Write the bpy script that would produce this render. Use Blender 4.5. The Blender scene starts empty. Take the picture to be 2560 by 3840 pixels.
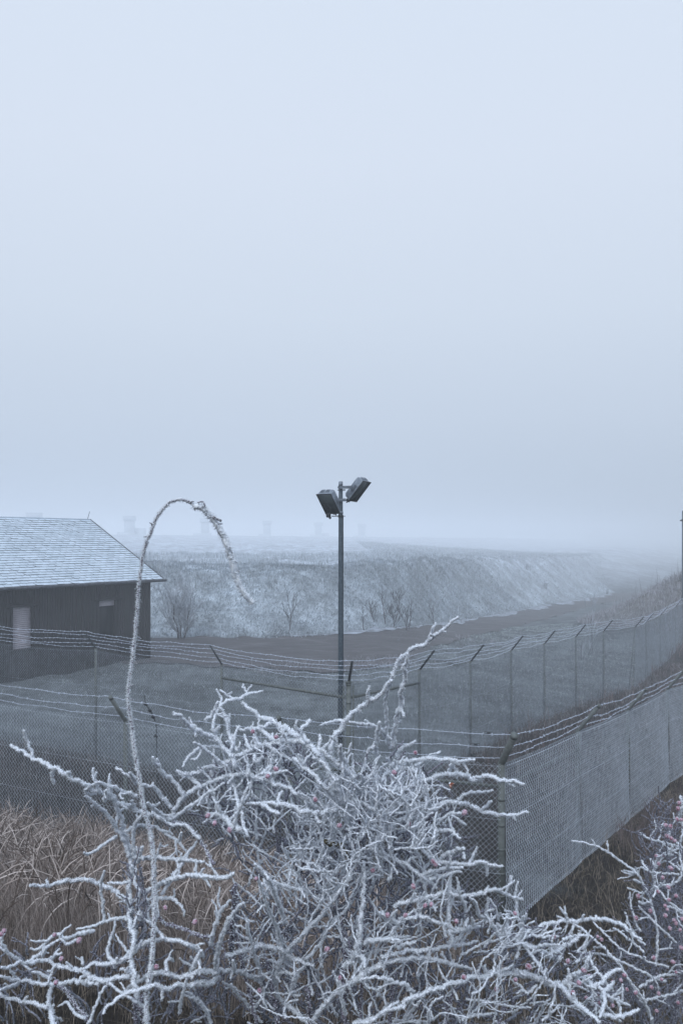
import bpy, math, random
import numpy as np
from mathutils import Vector
random.seed(7); RNG = np.random.default_rng(11)
S = bpy.context.scene
COL = S.collection

# ------------------------------------------------------------------ camera, world, sun, exposure
FX = 2987.0; HZ = 2030.0; CAMZ = 4.85
cam_d = bpy.data.cameras.new('camera'); cam = bpy.data.objects.new('camera', cam_d); COL.objects.link(cam)
cam.location = (0, 0, CAMZ); cam.rotation_euler = (math.radians(90), 0, 0)
cam_d.sensor_fit = 'HORIZONTAL'; cam_d.sensor_width = 24.0; cam_d.lens = 28.0
cam_d.shift_y = (HZ - 1920) / 2560.0
cam_d.clip_start = 0.05; cam_d.clip_end = 3000
S.camera = cam
S.view_settings.view_transform = 'Standard'
S.view_settings.look = 'None'
S.view_settings.exposure = 0.0; S.view_settings.gamma = 1.0
S.cycles.volume_bounces = 3
S.cycles.max_bounces = 6
S.cycles.use_denoising = True
S.cycles.denoising_prefilter = 'ACCURATE'
S.cycles.use_adaptive_sampling = False

W = bpy.data.worlds.new('World'); S.world = W; W.use_nodes = True
nt = W.node_tree; N = nt.nodes; L = nt.links
bg = N['Background']
sky = N.new('ShaderNodeTexSky'); sky.sky_type = 'NISHITA'; sky.sun_disc = False
sky.sun_elevation = math.radians(50); sky.sun_rotation = math.radians(200)
sc_ = N.new('ShaderNodeVectorMath'); sc_.operation = 'SCALE'; sc_.inputs['Scale'].default_value = 0.06
L.new(sky.outputs['Color'], sc_.inputs[0])
tc = N.new('ShaderNodeTexCoord'); sx = N.new('ShaderNodeSeparateXYZ'); L.new(tc.outputs['Generated'], sx.inputs[0])
rp = N.new('ShaderNodeValToRGB'); L.new(sx.outputs['Z'], rp.inputs[0])
e = rp.color_ramp.elements
e[0].position = 0.0; e[0].color = (.45, .535, .67, 1)
e[1].position = 1.0; e[1].color = (1.08, 1.28, 1.64, 1)
for p, c in ((.07, (.525, .615, .75)), (.15, (.61, .70, .835)), (.27, (.70, .79, .92)), (.43, (.755, .84, .975)), (.58, (.755, .85, .99))):
    q = e.new(p); q.color = (*c, 1)
mx = N.new('ShaderNodeMixRGB'); mx.inputs[0].default_value = .93
L.new(sc_.outputs[0], mx.inputs[1]); L.new(rp.outputs[0], mx.inputs[2])
L.new(mx.outputs[0], bg.inputs['Color']); bg.inputs['Strength'].default_value = 1.0

sd = bpy.data.lights.new('sun', 'SUN'); sd.energy = 1.5; sd.angle = math.radians(25); sd.color = (.90, .95, 1.0)
so = bpy.data.objects.new('sun', sd); COL.objects.link(so)
so.rotation_euler = (math.radians(42), math.radians(-16), 0)

# ------------------------------------------------------------------ helpers
def P(px, py, Y):
    return np.array([(px - 1280) / FX * Y, Y, CAMZ - (py - HZ) / FX * Y])

def tag(o, label=None, cat=None, group=None, kind=None):
    if label: o['label'] = label
    if cat: o['category'] = cat
    if group: o['group'] = group
    if kind: o['kind'] = kind
    return o

def empty(name, loc, rz=0.0):
    o = bpy.data.objects.new(name, None); COL.objects.link(o); o.location = loc; o.rotation_euler = (0, 0, rz)
    o.empty_display_size = .3
    return o

class MB:
    """collects geometry, builds ONE mesh object"""
    def __init__(self): self.v = []; self.f = []; self.n = 0
    def add(self, v, f, m=0):
        v = np.asarray(v, dtype=np.float64).reshape(-1, 3); f = np.asarray(f, dtype=np.int64)
        if len(v) == 0 or len(f) == 0: return
        self.v.append(v); self.f.append((f + self.n, m)); self.n += len(v)
    def box(self, c, s, R=None, m=0):
        q = np.array([[x, y, z] for x in (-.5, .5) for y in (-.5, .5) for z in (-.5, .5)]) * np.array(s)
        if R is not None: q = q @ np.asarray(R)      # rows of R = local axes in world
        self.add(q + np.array(c), [[0, 1, 3, 2], [4, 6, 7, 5], [0, 4, 5, 1], [2, 3, 7, 6], [0, 2, 6, 4], [1, 5, 7, 3]], m)
    def tube(self, pts, rad, sides=6, m=0, jit=0.0, up=0.0, cap=True):
        p = np.asarray(pts, float); n = len(p)
        r = np.broadcast_to(np.asarray(rad, float), (n,))
        t = np.gradient(p, axis=0); t /= (np.linalg.norm(t, axis=1)[:, None] + 1e-12)
        a = np.array([0, 0, 1.0]); 
        if abs(t.mean(0)[2]) > .8 * np.linalg.norm(t.mean(0)) : a = np.array([0, 1.0, 0])
        b1 = np.cross(t, a); b1 /= (np.linalg.norm(b1, axis=1)[:, None] + 1e-9)
        b2 = np.cross(b1, t)
        th = np.arange(sides) / sides * 2 * np.pi
        rr = r[:, None] * np.ones((1, sides))
        if jit: rr = rr * (1 + jit * RNG.uniform(-1, 1, (n, sides)))
        d = b1[:, None, :] * np.cos(th)[None, :, None] + b2[:, None, :] * np.sin(th)[None, :, None]
        if up: rr = rr * (1 + up * d[:, :, 2])
        v = p[:, None, :] + d * rr[:, :, None]
        i = np.arange(n - 1)[:, None] * sides; j = np.arange(sides)[None, :]; j2 = (j + 1) % sides
        f = np.stack([i + j, i + j2, i + sides + j2, i + sides + j], -1).reshape(-1, 4)
        self.add(v.reshape(-1, 3), f, m)
        if cap:
            base = self.n - n * sides
            self.f.append((np.array([list(range(base, base + sides))[::-1]]), m))
            self.f.append((np.array([list(range(base + (n - 1) * sides, base + n * sides))]), m))
    def build(self, name, mats, parent=None, smooth=False):
        me = bpy.data.meshes.new(name)
        if self.n == 0:
            raise RuntimeError('empty ' + name)
        v = np.concatenate(self.v)
        lt = np.concatenate([np.full(len(f), f.shape[1]) for f, m in self.f])
        li = np.concatenate([f.reshape(-1) for f, m in self.f])
        mi = np.concatenate([np.full(len(f), m) for f, m in self.f])
        me.vertices.add(len(v)); me.vertices.foreach_set('co', v.astype(np.float32).ravel())
        me.loops.add(len(li)); me.loops.foreach_set('vertex_index', li.astype(np.int32))
        me.polygons.add(len(lt)); ls = np.concatenate([[0], np.cumsum(lt)[:-1]])
        me.polygons.foreach_set('loop_start', ls.astype(np.int32))
        me.polygons.foreach_set('material_index', mi.astype(np.int32))
        if smooth: me.polygons.foreach_set('use_smooth', np.ones(len(lt), dtype=bool))
        me.update(calc_edges=True)
        if not isinstance(mats, (list, tuple)): mats = [mats]
        for m in mats: me.materials.append(m)
        o = bpy.data.objects.new(name, me); COL.objects.link(o)
        if parent is not None:
            o.parent = parent
            me.transform(inv(parent))
        return o

def inv(o):
    from mathutils import Matrix
    M = Matrix.Translation(o.location) @ Matrix.Rotation(o.rotation_euler[2], 4, 'Z')
    if o.parent is not None: return M.inverted() @ inv(o.parent)
    return M.inverted()

def material(name, c1, c2=None, scale=5.0, rough=.8, bump=0.0, metal=0.0, detail=6, lo=.35, hi=.65, bscale=None, island=0.0, isl2=None, spec=.3, stretch=None):
    m = bpy.data.materials.new(name); m.use_nodes = True
    n = m.node_tree.nodes; l = m.node_tree.links; b = n['Principled BSDF']
    b.inputs['Roughness'].default_value = rough; b.inputs['Metallic'].default_value = metal
    b.inputs['Specular IOR Level'].default_value = spec
    b.inputs['Base Color'].default_value = (*c1, 1)
    out = None
    tcn = n.new('ShaderNodeTexCoord'); vec = tcn.outputs['Object']
    if stretch:
        mp = n.new('ShaderNodeMapping'); mp.inputs['Scale'].default_value = stretch; l.new(vec, mp.inputs[0]); vec = mp.outputs[0]
    if c2 is not None:
        nz = n.new('ShaderNodeTexNoise'); nz.inputs['Scale'].default_value = scale; nz.inputs['Detail'].default_value = detail; nz.inputs['Roughness'].default_value = .65
        l.new(vec, nz.inputs['Vector'])
        r = n.new('ShaderNodeValToRGB'); r.color_ramp.elements[0].position = lo; r.color_ramp.elements[1].position = hi
        r.color_ramp.elements[0].color = (*c1, 1); r.color_ramp.elements[1].color = (*c2, 1)
        l.new(nz.outputs['Fac'], r.inputs[0]); out = r.outputs[0]
    if island:
        g = n.new('ShaderNodeNewGeometry'); mr = n.new('ShaderNodeMapRange'); mr.inputs[3].default_value = 1 - island; mr.inputs[4].default_value = 1 + island
        l.new(g.outputs['Random Per Island'], mr.inputs[0])
        vm = n.new('ShaderNodeVectorMath'); vm.operation = 'SCALE'
        if out is None:
            vm.inputs[0].default_value = c1
        else: l.new(out, vm.inputs[0])
        l.new(mr.outputs[0], vm.inputs['Scale']); out = vm.outputs[0]
        if isl2 is not None:
            pw = n.new('ShaderNodeMath'); pw.operation = 'POWER'; pw.inputs[1].default_value = isl2[3]; l.new(g.outputs['Random Per Island'], pw.inputs[0])
            mxx = n.new('ShaderNodeMixRGB'); l.new(pw.outputs[0], mxx.inputs[0]); l.new(out, mxx.inputs[1]); mxx.inputs[2].default_value = (*isl2[:3], 1); out = mxx.outputs[0]
    if out is not None: l.new(out, b.inputs['Base Color'])
    if bump:
        nb = n.new('ShaderNodeTexNoise'); nb.inputs['Scale'].default_value = bscale or scale * 3; nb.inputs['Detail'].default_value = 5
        l.new(vec, nb.inputs['Vector'])
        bp = n.new('ShaderNodeBump'); bp.inputs['Strength'].default_value = bump; bp.inputs['Distance'].default_value = .02
        l.new(nb.outputs['Fac'], bp.inputs['Height']); l.new(bp.outputs[0], b.inputs['Normal'])
    return m

M_frost = material('frost', (.84, .89, .96), (.93, .96, .99), 60, .75, 0, spec=.2)
def translucent(m, f):
    n = m.node_tree.nodes; l = m.node_tree.links; b = n['Principled BSDF']; t = n.new('ShaderNodeBsdfTranslucent'); ms = n.new('ShaderNodeMixShader'); ms.inputs[0].default_value = f
    src = b.inputs['Base Color'].links[0].from_socket; l.new(src, t.inputs['Color'])
    l.new(b.outputs[0], ms.inputs[1]); l.new(t.outputs[0], ms.inputs[2]); l.new(ms.outputs[0], n['Material Output'].inputs['Surface'])
translucent(M_frost, .12)
M_frost_shade = material('thin shaded frost', (.20, .235, .27), (.42, .47, .54), 50, .8, 0, spec=.2)  # thin inner frost; shade inside the bush is put into this grey
M_bark = material('rimed bark', (.26, .26, .30), (.84, .88, .94), 230, .8, lo=.38, hi=.56)
M_cane = material('cane bark', (.04, .025, .036), (.42, .42, .50), 260, .7, lo=.44, hi=.60)
M_moss = material('mossy bark', (.05, .042, .025), (.12, .10, .05), 60, .9)
M_hip = material('rose hip', (.17, .02, .04), (.56, .40, .49), 200, .6, lo=.36, hi=.60)
M_hipdry = material('dried hip', (.22, .06, .03), (.7, .55, .5), 160, .6, lo=.45, hi=.65)
M_wire = material('frosted galvanised wire', (.42, .47, .54), (.70, .76, .84), 9, .55, lo=.35, hi=.7)
M_wirei = material('galvanised mesh wire', (.20, .23, .27), (.46, .51, .58), 7, .55, lo=.35, hi=.7)
M_barb = material('frosted barbed wire', (.42, .47, .56), (.66, .71, .82), 40, .8)
M_post = material('weathered steel tube', (.085, .095, .09), (.15, .165, .16), 14, .6, .15)
M_arm = material('dark steel arm', (.03, .034, .038), (.075, .085, .09), 20, .6)
M_pole = material('blue grey painted pole', (.045, .065, .082), (.10, .13, .155), 26, .5, lo=.4, hi=.75)
M_lampbody = material('cast lamp housing', (.12, .14, .17), (.27, .31, .36), 16, .5, .1)
M_lampdark = material('dark lamp edge', (.02, .022, .026), None, 1, .5)
M_glass = material('lamp glass', (.045, .06, .065), (.075, .095, .1), 5, .15, spec=.5)
M_wall = material('dark stained boards', (.017, .017, .020), (.032, .031, .034), 3, .75, stretch=(3, 3, .5))
M_shut = material('pale roller shutter', (.42, .38, .42), (.52, .48, .52), 3, .6)
M_win = material('dark opening', (.004, .006, .008), None, 1, .3)
M_slate = material('frosted slate', (.40, .47, .53), (.54, .61, .68), 2.0, .8, .3, island=.08, lo=.25, hi=.6)
M_slateb = material('dark slate', (.03, .035, .04), None, 1, .7)
M_gutter = material('dark gutter', (.03, .03, .035), (.10, .11, .13), 8, .5)
M_conc = material('frost and fog pale concrete', (.42, .46, .51), (.48, .53, .58), 2, .9)  # frost-pale and lightened further, fog fade put into the colour
M_twig = material('frosted twigs', (.36, .39, .43), (.55, .59, .65), 8, .9)
M_twigd = material('dark twigs', (.07, .075, .085), (.17, .18, .20), 8, .9)
M_trunk = material('thin dark trunk', (.06, .055, .06), (.13, .12, .13), 8, .9)
M_gyard = material('frosted short grass', (.085, .105, .09), (.36, .41, .42), .45, .9, island=.5, isl2=(.55, .60, .64, 2.5))
M_gemb = material('frosted bank grass', (.24, .27, .28), (.40, .445, .49), .5, .9, island=.35, isl2=(.54, .59, .65, 2.5))
M_gbank = material('dark winter grass', (.032, .022, .015), (.08, .065, .042), .9, .9, island=.6, isl2=(.42, .35, .28, 3))
M_gstrip = material('brown dead grass', (.035, .029, .028), (.10, .09, .09), .9, .9, island=.6, isl2=(.34, .33, .34, 4))
M_gtall = material('tall dry grass', (.05, .032, .024), (.16, .115, .09), 1.2, .9, island=.5, isl2=(.66, .58, .54, 2.2))
M_weed = material('frosted weeds', (.20, .19, .20), (.38, .38, .42), 3, .9, island=.4)

# ------------------------------------------------------------------ terrain
OUT = [(-11.9, 17.0), (-8.7, 15.3), (-6.0, 13.8), (-3.36, 12.4), (-.71, 11.0), (1.99, 9.92), (3.68, 12.4), (5.35, 14.9), (7.07, 17.3), (8.95, 19.8), (10.9, 22.3), (13.0, 25.0)]
OUTB = [0, 0, 0, 0, 0, .03, -.15, -.36, -.42, -.6, -.75, -.9]
INN = [(-14.8, 22.9), (-11.8, 21.3), (-8.75, 19.65), (-5.57, 18.07), (-2.36, 15.72), (.12, 13.72), (1.58, 16.2), (3.04, 18.8), (4.55, 21.4), (6.08, 23.9), (7.73, 26.3), (9.4, 28.6), (11.42, 31.0), (12.75, 33.4), (14.8, 37.0), (17.6, 42.0), (20.9, 47.5)]
INB = [0, 0, 0, 0, 0, 0, -.18, -.40, -.50, -.64, -.71, -.79, -.90, -.95, -1, -1, -1]
def interp(x, xs, ys): return np.interp(x, xs, ys)
def gbase(x): return interp(x, [-1, 0, 2, 4, 6, 8, 10, 14, 18], [0, -.02, -.09, -.3, -.5, -.66, -.8, -.95, -1.0])
def sdist(x, y, poly):
    """signed distance, positive on the camera side"""
    best = np.full(np.shape(x), 1e9); sg = np.ones(np.shape(x))
    for (ax, ay), (bx, by) in zip(poly[:-1], poly[1:]):
        dx, dy = bx - ax, by - ay; L2 = dx * dx + dy * dy
        t = np.clip(((x - ax) * dx + (y - ay) * dy) / L2, 0, 1)
        d = np.hypot(x - ax - t * dx, y - ay - t * dy)
        s = np.where(dx * (y - ay) - dy * (x - ax) < 0, 1.0, -1.0)
        upd = d < best - 1e-9
        best = np.where(upd, d, best); sg = np.where(upd, s, sg)
    return best * sg
FXs = [-60, -9, -1, 3.3, 8.9, 22.4, 54.6, 200]; FYs = [44, 40.2, 39.2, 44.5, 63, 93, 160, 460]
_sx = np.arange(-120, 400, .5); _sy = np.interp(_sx, FXs, FYs); _kk = np.exp(-.5 * (np.arange(-24, 25) * .5 / 3.2) ** 2); _kk /= _kk.sum()
def _smooth(v): return np.convolve(np.pad(v, 24, 'edge'), _kk, 'valid')
_sy = _smooth(_sy)
def yfoot(x): return interp(x, _sx, _sy)
_sz = _smooth(np.interp(_sx, [-9, -4.8, 4, 9, 22, 54], [3.2, 2.95, 3.35, 3.1, 2.5, 1.5]))
def zcrest(x): return interp(x, _sx, _sz)
def hillf(x, y): return np.exp(-.5 * (((x - 25.5) / np.where(x > 25.5, 12, 4.6)) ** 2 + ((y - 53) / 5) ** 2))
def H(x, y):
    x = np.asarray(x, float); y = np.asarray(y, float)
    b = gbase(x) - .04 * np.clip(y - 45, 0, 130)
    yf = yfoot(x); zc = zcrest(x); run = (zc - b) / .38
    b = np.where(y > yf, gbase(x) - .04 * np.clip(yf - 45, 0, 130), b); run = (zc - b) / .33
    t = np.clip((y - yf) / run, 0, 1)
    t = t * .45 + .55 * (t * t * (3 - 2 * t))
    z = b + (zc - b) * t
    yt = np.maximum(275 + (x + 106) * 1.492, yf + run + 190)
    q = np.clip((y - yf - run) / (yt - yf - run), 0, 1)
    z = z + (7.3 - zc) * q * q * (3 - 2 * q) * (y > yf)
    d = sdist(x, y, OUT)
    h = np.where(d > .5, (d - .5) * .37 + 0, 0)
    h = np.minimum(h, 3.6)
    z = z + h * (1 / (1 + np.exp(-(30 - y) / 4)))
    z = z + 4.6 * hillf(x, y)
    z = z + (y > yf) * np.clip((y - yf) / 3, 0, 1) * (.09 * np.sin(x * .9 + 1.2 * np.sin(y * .35)) + .13 * np.sin(x * .27 + y * .5 + 2) + .04 * np.sin(x * 2.3 - y * 1.1))
    z = z + .05 * np.sin(x * 1.3 + 2 * np.sin(y * .7)) * np.cos(y * 1.1 + x * .4) + .03 * np.sin(x * 3.1 + y * 2.3)
    return z

def axis(segs):
    out = [segs[0][0]]
    for a, b, s in segs:
        n = max(1, int(round((b - a) / s))); out += list(np.linspace(a, b, n + 1)[1:])
    return np.array(out)
gx = axis([(-700, -60, 40), (-60, -22, 2), (-22, 24, .35), (24, 60, 1.5), (60, 700, 40)])
gy = axis([(-40, -4, 4), (-4, 20, .3), (20, 70, .5), (70, 160, 2), (160, 900, 40)])
GX, GY = np.meshgrid(gx, gy)
GZ = H(GX, GY)
mb = MB(); v = np.stack([GX, GY, GZ], -1).reshape(-1, 3)
ny, nx = GX.shape
ii = (np.arange(ny - 1)[:, None] * nx + np.arange(nx - 1)[None, :])
mb.add(v, np.stack([ii, ii + 1, ii + nx + 1, ii + nx], -1).reshape(-1, 4))

def zones(x, y):
    """ground colours by place, with fog fade put into the plateau"""
    yard = np.array([.085, .095, .10]); bank = np.array([.013, .010, .008]); emb = np.array([.29, .325, .355]); strip = np.array([.020, .017, .016])
    do = sdist(x, y, OUT); di = sdist(x, y, INN)
    c = np.broadcast_to(yard, (*x.shape, 3)).copy()
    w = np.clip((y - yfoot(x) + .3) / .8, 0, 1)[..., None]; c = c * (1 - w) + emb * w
    w = np.clip((y - yfoot(x) - 9) / 6, 0, 1)[..., None]; c = c * (1 - w) + np.array([.35, .385, .43]) * w  # plateau past the crest: frost paleness plus fog fade put into colour
    w = np.clip((di + .3) / .8, 0, 1)[..., None]; c = c * (1 - w) + strip * w
    w = np.clip((do + .3) / .6, 0, 1)[..., None]; c = c * (1 - w) + bank * w
    hill = hillf(x, y)
    w = np.clip(hill * 3 - .3, 0, 1)[..., None]; c = c * (1 - w) + np.array([.10, .095, .09]) * w
    return c
M_ground = bpy.data.materials.new('ground'); M_ground.use_nodes = True
n = M_ground.node_tree.nodes; l = M_ground.node_tree.links; b = n['Principled BSDF']; b.inputs['Roughness'].default_value = .95
b.inputs['Specular IOR Level'].default_value = .1
at = n.new('ShaderNodeVertexColor'); at.layer_name = 'soil'
tcn = n.new('ShaderNodeTexCoord')
nz = n.new('ShaderNodeTexNoise'); nz.inputs['Scale'].default_value = 1.1; nz.inputs['Detail'].default_value = 9; nz.inputs['Roughness'].default_value = .75
l.new(tcn.outputs['Object'], nz.inputs['Vector'])
mr = n.new('ShaderNodeMapRange'); mr.inputs[1].default_value = .3; mr.inputs[2].default_value = .7; mr.inputs[3].default_value = .4; mr.inputs[4].default_value = 1.75
l.new(nz.outputs['Fac'], mr.inputs[0])
nz3 = n.new('ShaderNodeTexNoise'); nz3.inputs['Scale'].default_value = .28; nz3.inputs['Detail'].default_value = 4; l.new(tcn.outputs['Object'], nz3.inputs['Vector'])
mr3 = n.new('ShaderNodeMapRange'); mr3.inputs[1].default_value = .35; mr3.inputs[2].default_value = .65; mr3.inputs[3].default_value = .72; mr3.inputs[4].default_value = 1.3; l.new(nz3.outputs['Fac'], mr3.inputs[0])
mm = n.new('ShaderNodeMath'); mm.operation = 'MULTIPLY'; l.new(mr.outputs[0], mm.inputs[0]); l.new(mr3.outputs[0], mm.inputs[1])
vm = n.new('ShaderNodeVectorMath'); vm.operation = 'SCALE'; l.new(at.outputs['Color'], vm.inputs[0]); l.new(mm.outputs[0], vm.inputs['Scale'])
l.new(vm.outputs[0], b.inputs['Base Color'])
nb = n.new('ShaderNodeTexNoise'); nb.inputs['Scale'].default_value = 4; nb.inputs['Detail'].default_value = 8; l.new(tcn.outputs['Object'], nb.inputs['Vector'])
bp = n.new('ShaderNodeBump'); bp.inputs['Strength'].default_value = .8; bp.inputs['Distance'].default_value = .15; l.new(nb.outputs['Fac'], bp.inputs['Height']); l.new(bp.outputs[0], b.inputs['Normal'])
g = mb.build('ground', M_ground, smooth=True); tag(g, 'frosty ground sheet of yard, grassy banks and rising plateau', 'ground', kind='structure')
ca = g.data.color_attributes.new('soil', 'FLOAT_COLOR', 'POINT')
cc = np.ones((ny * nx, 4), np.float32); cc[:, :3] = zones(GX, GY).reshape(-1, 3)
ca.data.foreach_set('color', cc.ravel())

# dirt road : a sheet following the terrain between near edge and embankment foot
M_road = bpy.data.materials.new('dirt road'); M_road.use_nodes = True
n = M_road.node_tree.nodes; l = M_road.node_tree.links; b = n['Principled BSDF']; b.inputs['Roughness'].default_value = .9; b.inputs['Specular IOR Level'].default_value = .15
tcn = n.new('ShaderNodeTexCoord')
mp = n.new('ShaderNodeMapping'); mp.inputs['Scale'].default_value = (.35, 1.2, 1); mp.inputs['Rotation'].default_value = (0, 0, math.radians(-20)); l.new(tcn.outputs['Object'], mp.inputs[0])
nz = n.new('ShaderNodeTexNoise'); nz.inputs['Scale'].default_value = 1.6; nz.inputs['Detail'].default_value = 9; nz.inputs['Roughness'].default_value = .7; l.new(mp.outputs[0], nz.inputs['Vector'])
r = n.new('ShaderNodeValToRGB'); l.new(nz.outputs['Fac'], r.inputs[0])
r.color_ramp.elements[0].position = .30; r.color_ramp.elements[0].color = (.046, .044, .046, 1)
r.color_ramp.elements[1].position = .78; r.color_ramp.elements[1].color = (.20, .20, .21, 1)
q = r.color_ramp.elements.new(.55); q.color = (.084, .080, .083, 1)
l.new(r.outputs[0], b.inputs['Base Color'])
ynear_x = [-60, -8, .2, 2.5, 6, 15.7, 31, 55, 200]; ynear_y = [37, 31.6, 29.2, 33, 42.6, 65, 98, 145, 420]
mb = MB(); xs = np.linspace(-45, 80, 420); tt = np.linspace(0, 1, 40)
wob = .45 * np.sin(xs * 1.7) + .3 * np.sin(xs * 4.1 + 1); wob2 = .2 * np.sin(xs * 2.3) + .12 * np.sin(xs * 6.1)
y0 = np.interp(xs, ynear_x, ynear_y) + wob; y1 = yfoot(xs) - .1 + wob2
XX = np.repeat(xs[None, :], 40, 0); YY = y0[None, :] * (1 - tt[:, None]) + y1[None, :] * tt[:, None]
vv = np.stack([XX, YY, H(XX, YY) + .035], -1).reshape(-1, 3)
ii = (np.arange(39)[:, None] * 420 + np.arange(419)[None, :])
mb.add(vv, np.stack([ii, ii + 1, ii + 421, ii + 420], -1).reshape(-1, 4))
rd = mb.build('dirt_road', M_road, smooth=True); tag(rd, 'brown frozen dirt road curving away at the foot of the embankment', 'road', kind='structure')
# icy strip on the far side of the road
M_ice = material('icy frost', (.10, .105, .115), (.42, .47, .54), 1.6, .7, .2, lo=.40, hi=.64, stretch=(.6, 2, 1))
mb = MB(); xs2 = np.linspace(-3.5, 50, 200)
w0 = (.9 + .5 * np.sin(xs2 * .9) + .25 * np.sin(xs2 * 3)) * np.clip((xs2 + 4) / 4, .05, 1) * np.interp(xs2, [-4, 6, 16, 30], [.6, 1.6, 2.6, 4])
y1 = yfoot(xs2) + .1; tt = np.linspace(0, 1, 6)
XX = np.repeat(xs2[None, :], 6, 0); YY = (y1 - np.abs(w0))[None, :] * (1 - tt[:, None]) + y1[None, :] * tt[:, None]
vv = np.stack([XX, YY, H(XX, YY) + .06], -1).reshape(-1, 3)
ii = (np.arange(5)[:, None] * 200 + np.arange(199)[None, :])
mb.add(vv, np.stack([ii, ii + 1, ii + 201, ii + 200], -1).reshape(-1, 4))
ic = mb.build('ice_strip', M_ice, smooth=True); tag(ic, 'pale icy frost strip along the far edge of the dirt road', 'ice', kind='structure')

# ------------------------------------------------------------------ grass blades
def blades(mb, x, y, h, w, lean, seg=3, m=0, leandir=None, z0=None):
    n = len(x); z = H(x, y) if z0 is None else z0
    a = RNG.uniform(0, 2 * np.pi, n) if leandir is None else leandir + RNG.normal(0, .6, n)
    fa = RNG.uniform(0, np.pi, n)
    t = np.linspace(0, 1, seg + 1)[None, :]
    hx = lean[:, None] * h[:, None] * t ** 2.2
    hz = h[:, None] * (t - .35 * np.minimum(lean, 1.6)[:, None] * t ** 3)
    cx = x[:, None] + np.cos(a)[:, None] * hx; cy = y[:, None] + np.sin(a)[:, None] * hx; cz = z[:, None] + hz - .02
    ww = w[:, None] * (1 - .8 * t ** 1.5) * .5
    dx = np.cos(fa)[:, None] * ww; dy = np.sin(fa)[:, None] * ww
    v = np.stack([np.stack([cx - dx, cy - dy, cz], -1), np.stack([cx + dx, cy + dy, cz], -1)], 2)
    k = (np.arange(n)[:, None] * (seg + 1) + np.arange(seg)[None, :]) * 2
    f = np.stack([k, k + 1, k + 3, k + 2], -1).reshape(-1, 4)
    mb.add(v.reshape(-1, 3), f, m)

def clumpy(x, y, s=1.0, th=.0):
    q = np.sin(x * 2.1 * s + 1.7 * np.sin(y * 1.3 * s)) + np.cos(y * 2.7 * s + 1.3 * np.sin(x * 1.9 * s)) + .7 * np.sin(x * 5.3 * s + y * 4.1 * s)
    return q > th + RNG.normal(0, .8, len(x))
def scatter(n, x0, x1, y0, y1, cond):
    x = RNG.uniform(x0, x1, n); y = RNG.uniform(y0, y1, n); k = cond(x, y); return x[k], y[k]

# yard lawn
mb = MB(); x, y = scatter(150000, -13, 16, 13, 58, lambda x, y: (sdist(x, y, INN) < -.05) & (y < np.interp(x, ynear_x, ynear_y) + .5) & (np.abs(x / y) < .47))
blades(mb, x, y, RNG.uniform(.03, .10, len(x)), RNG.uniform(.006, .014, len(x)) * (y / 20), RNG.uniform(.2, 1.2, len(x)), 2)
x, y = scatter(9000, -13, 16, 13, 58, lambda x, y: (sdist(x, y, INN) < -.05) & (y < np.interp(x, ynear_x, ynear_y) + .2) & (np.abs(x / y) < .47) & clumpy(x, y, .35, 1.1))
blades(mb, x, y, RNG.uniform(.08, .22, len(x)), RNG.uniform(.006, .012, len(x)) * (y / 20), RNG.uniform(.2, 1.2, len(x)), 3)
o = mb.build('grass', M_gyard); tag(o, 'short frosted grass growing in the yard behind the inner fence', 'grass', kind='stuff')
# embankment and plateau
mb = MB()
def inemb(x, y): return (y > yfoot(x) + .05) & (np.abs(x / y) < .46) & (x > -22)
x, y = scatter(360000, -24, 30, 39, 90, lambda x, y: inemb(x, y) & (y < yfoot(x) + 16))
blades(mb, x, y, RNG.uniform(.12, .34, len(x)), RNG.uniform(.014, .032, len(x)), RNG.uniform(.7, 1.9, len(x)), 2, leandir=-np.pi / 2 + .5)
x, y = scatter(60000, -24, 30, 45, 90, lambda x, y: inemb(x, y) & (y > yfoot(x) + 6) & clumpy(x, y, .5, .3))
blades(mb, x, y, RNG.uniform(.25, .6, len(x)), RNG.uniform(.02, .05, len(x)), RNG.uniform(.1, .6, len(x)), 2)
x, y = scatter(190000, 4, 90, 58, 210, lambda x, y: (y > yfoot(x) + .3) & (np.abs(x / y) < .46))
blades(mb, x, y, RNG.uniform(.2, .6, len(x)), RNG.uniform(.025, .07, len(x)), RNG.uniform(.5, 1.5, len(x)), 2)
x, y = scatter(60000, -24, 24, 38.5, 76, lambda x, y: (np.abs(y - yfoot(x)) < .5) & (np.abs(x / y) < .46) & clumpy(x, y, .8, .2))
blades(mb, x, y, RNG.uniform(.12, .42, len(x)), RNG.uniform(.02, .04, len(x)), RNG.uniform(.1, .9, len(x)), 2)
o = mb.build('grass', M_gemb); tag(o, 'pale frosted grass combed down over the embankment and plateau', 'grass', kind='stuff')
# right hill
mb = MB(); x, y = scatter(60000, 9, 34, 34, 62, lambda x, y: (sdist(x, y, INN) < -.4) & (np.abs(x / y) < .47) & (hillf(x, y) > .13) & clumpy(x, y, .6, -.6))
blades(mb, x, y, RNG.uniform(.15, .6, len(x)), RNG.uniform(.02, .045, len(x)), RNG.uniform(.1, 1.1, len(x)), 3)
x, y = scatter(260, 14, 26, 44, 58, lambda x, y: hillf(x, y) > .25)
blades(mb, x, y, RNG.uniform(.6, 1.5, len(x)), RNG.uniform(.03, .05, len(x)), RNG.uniform(0, .25, len(x)), 3)
o = mb.build('rough_grass', M_weed); tag(o, 'rough grass and weeds covering the hill beyond the right end of the inner fence', 'grass', kind='stuff')
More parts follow.
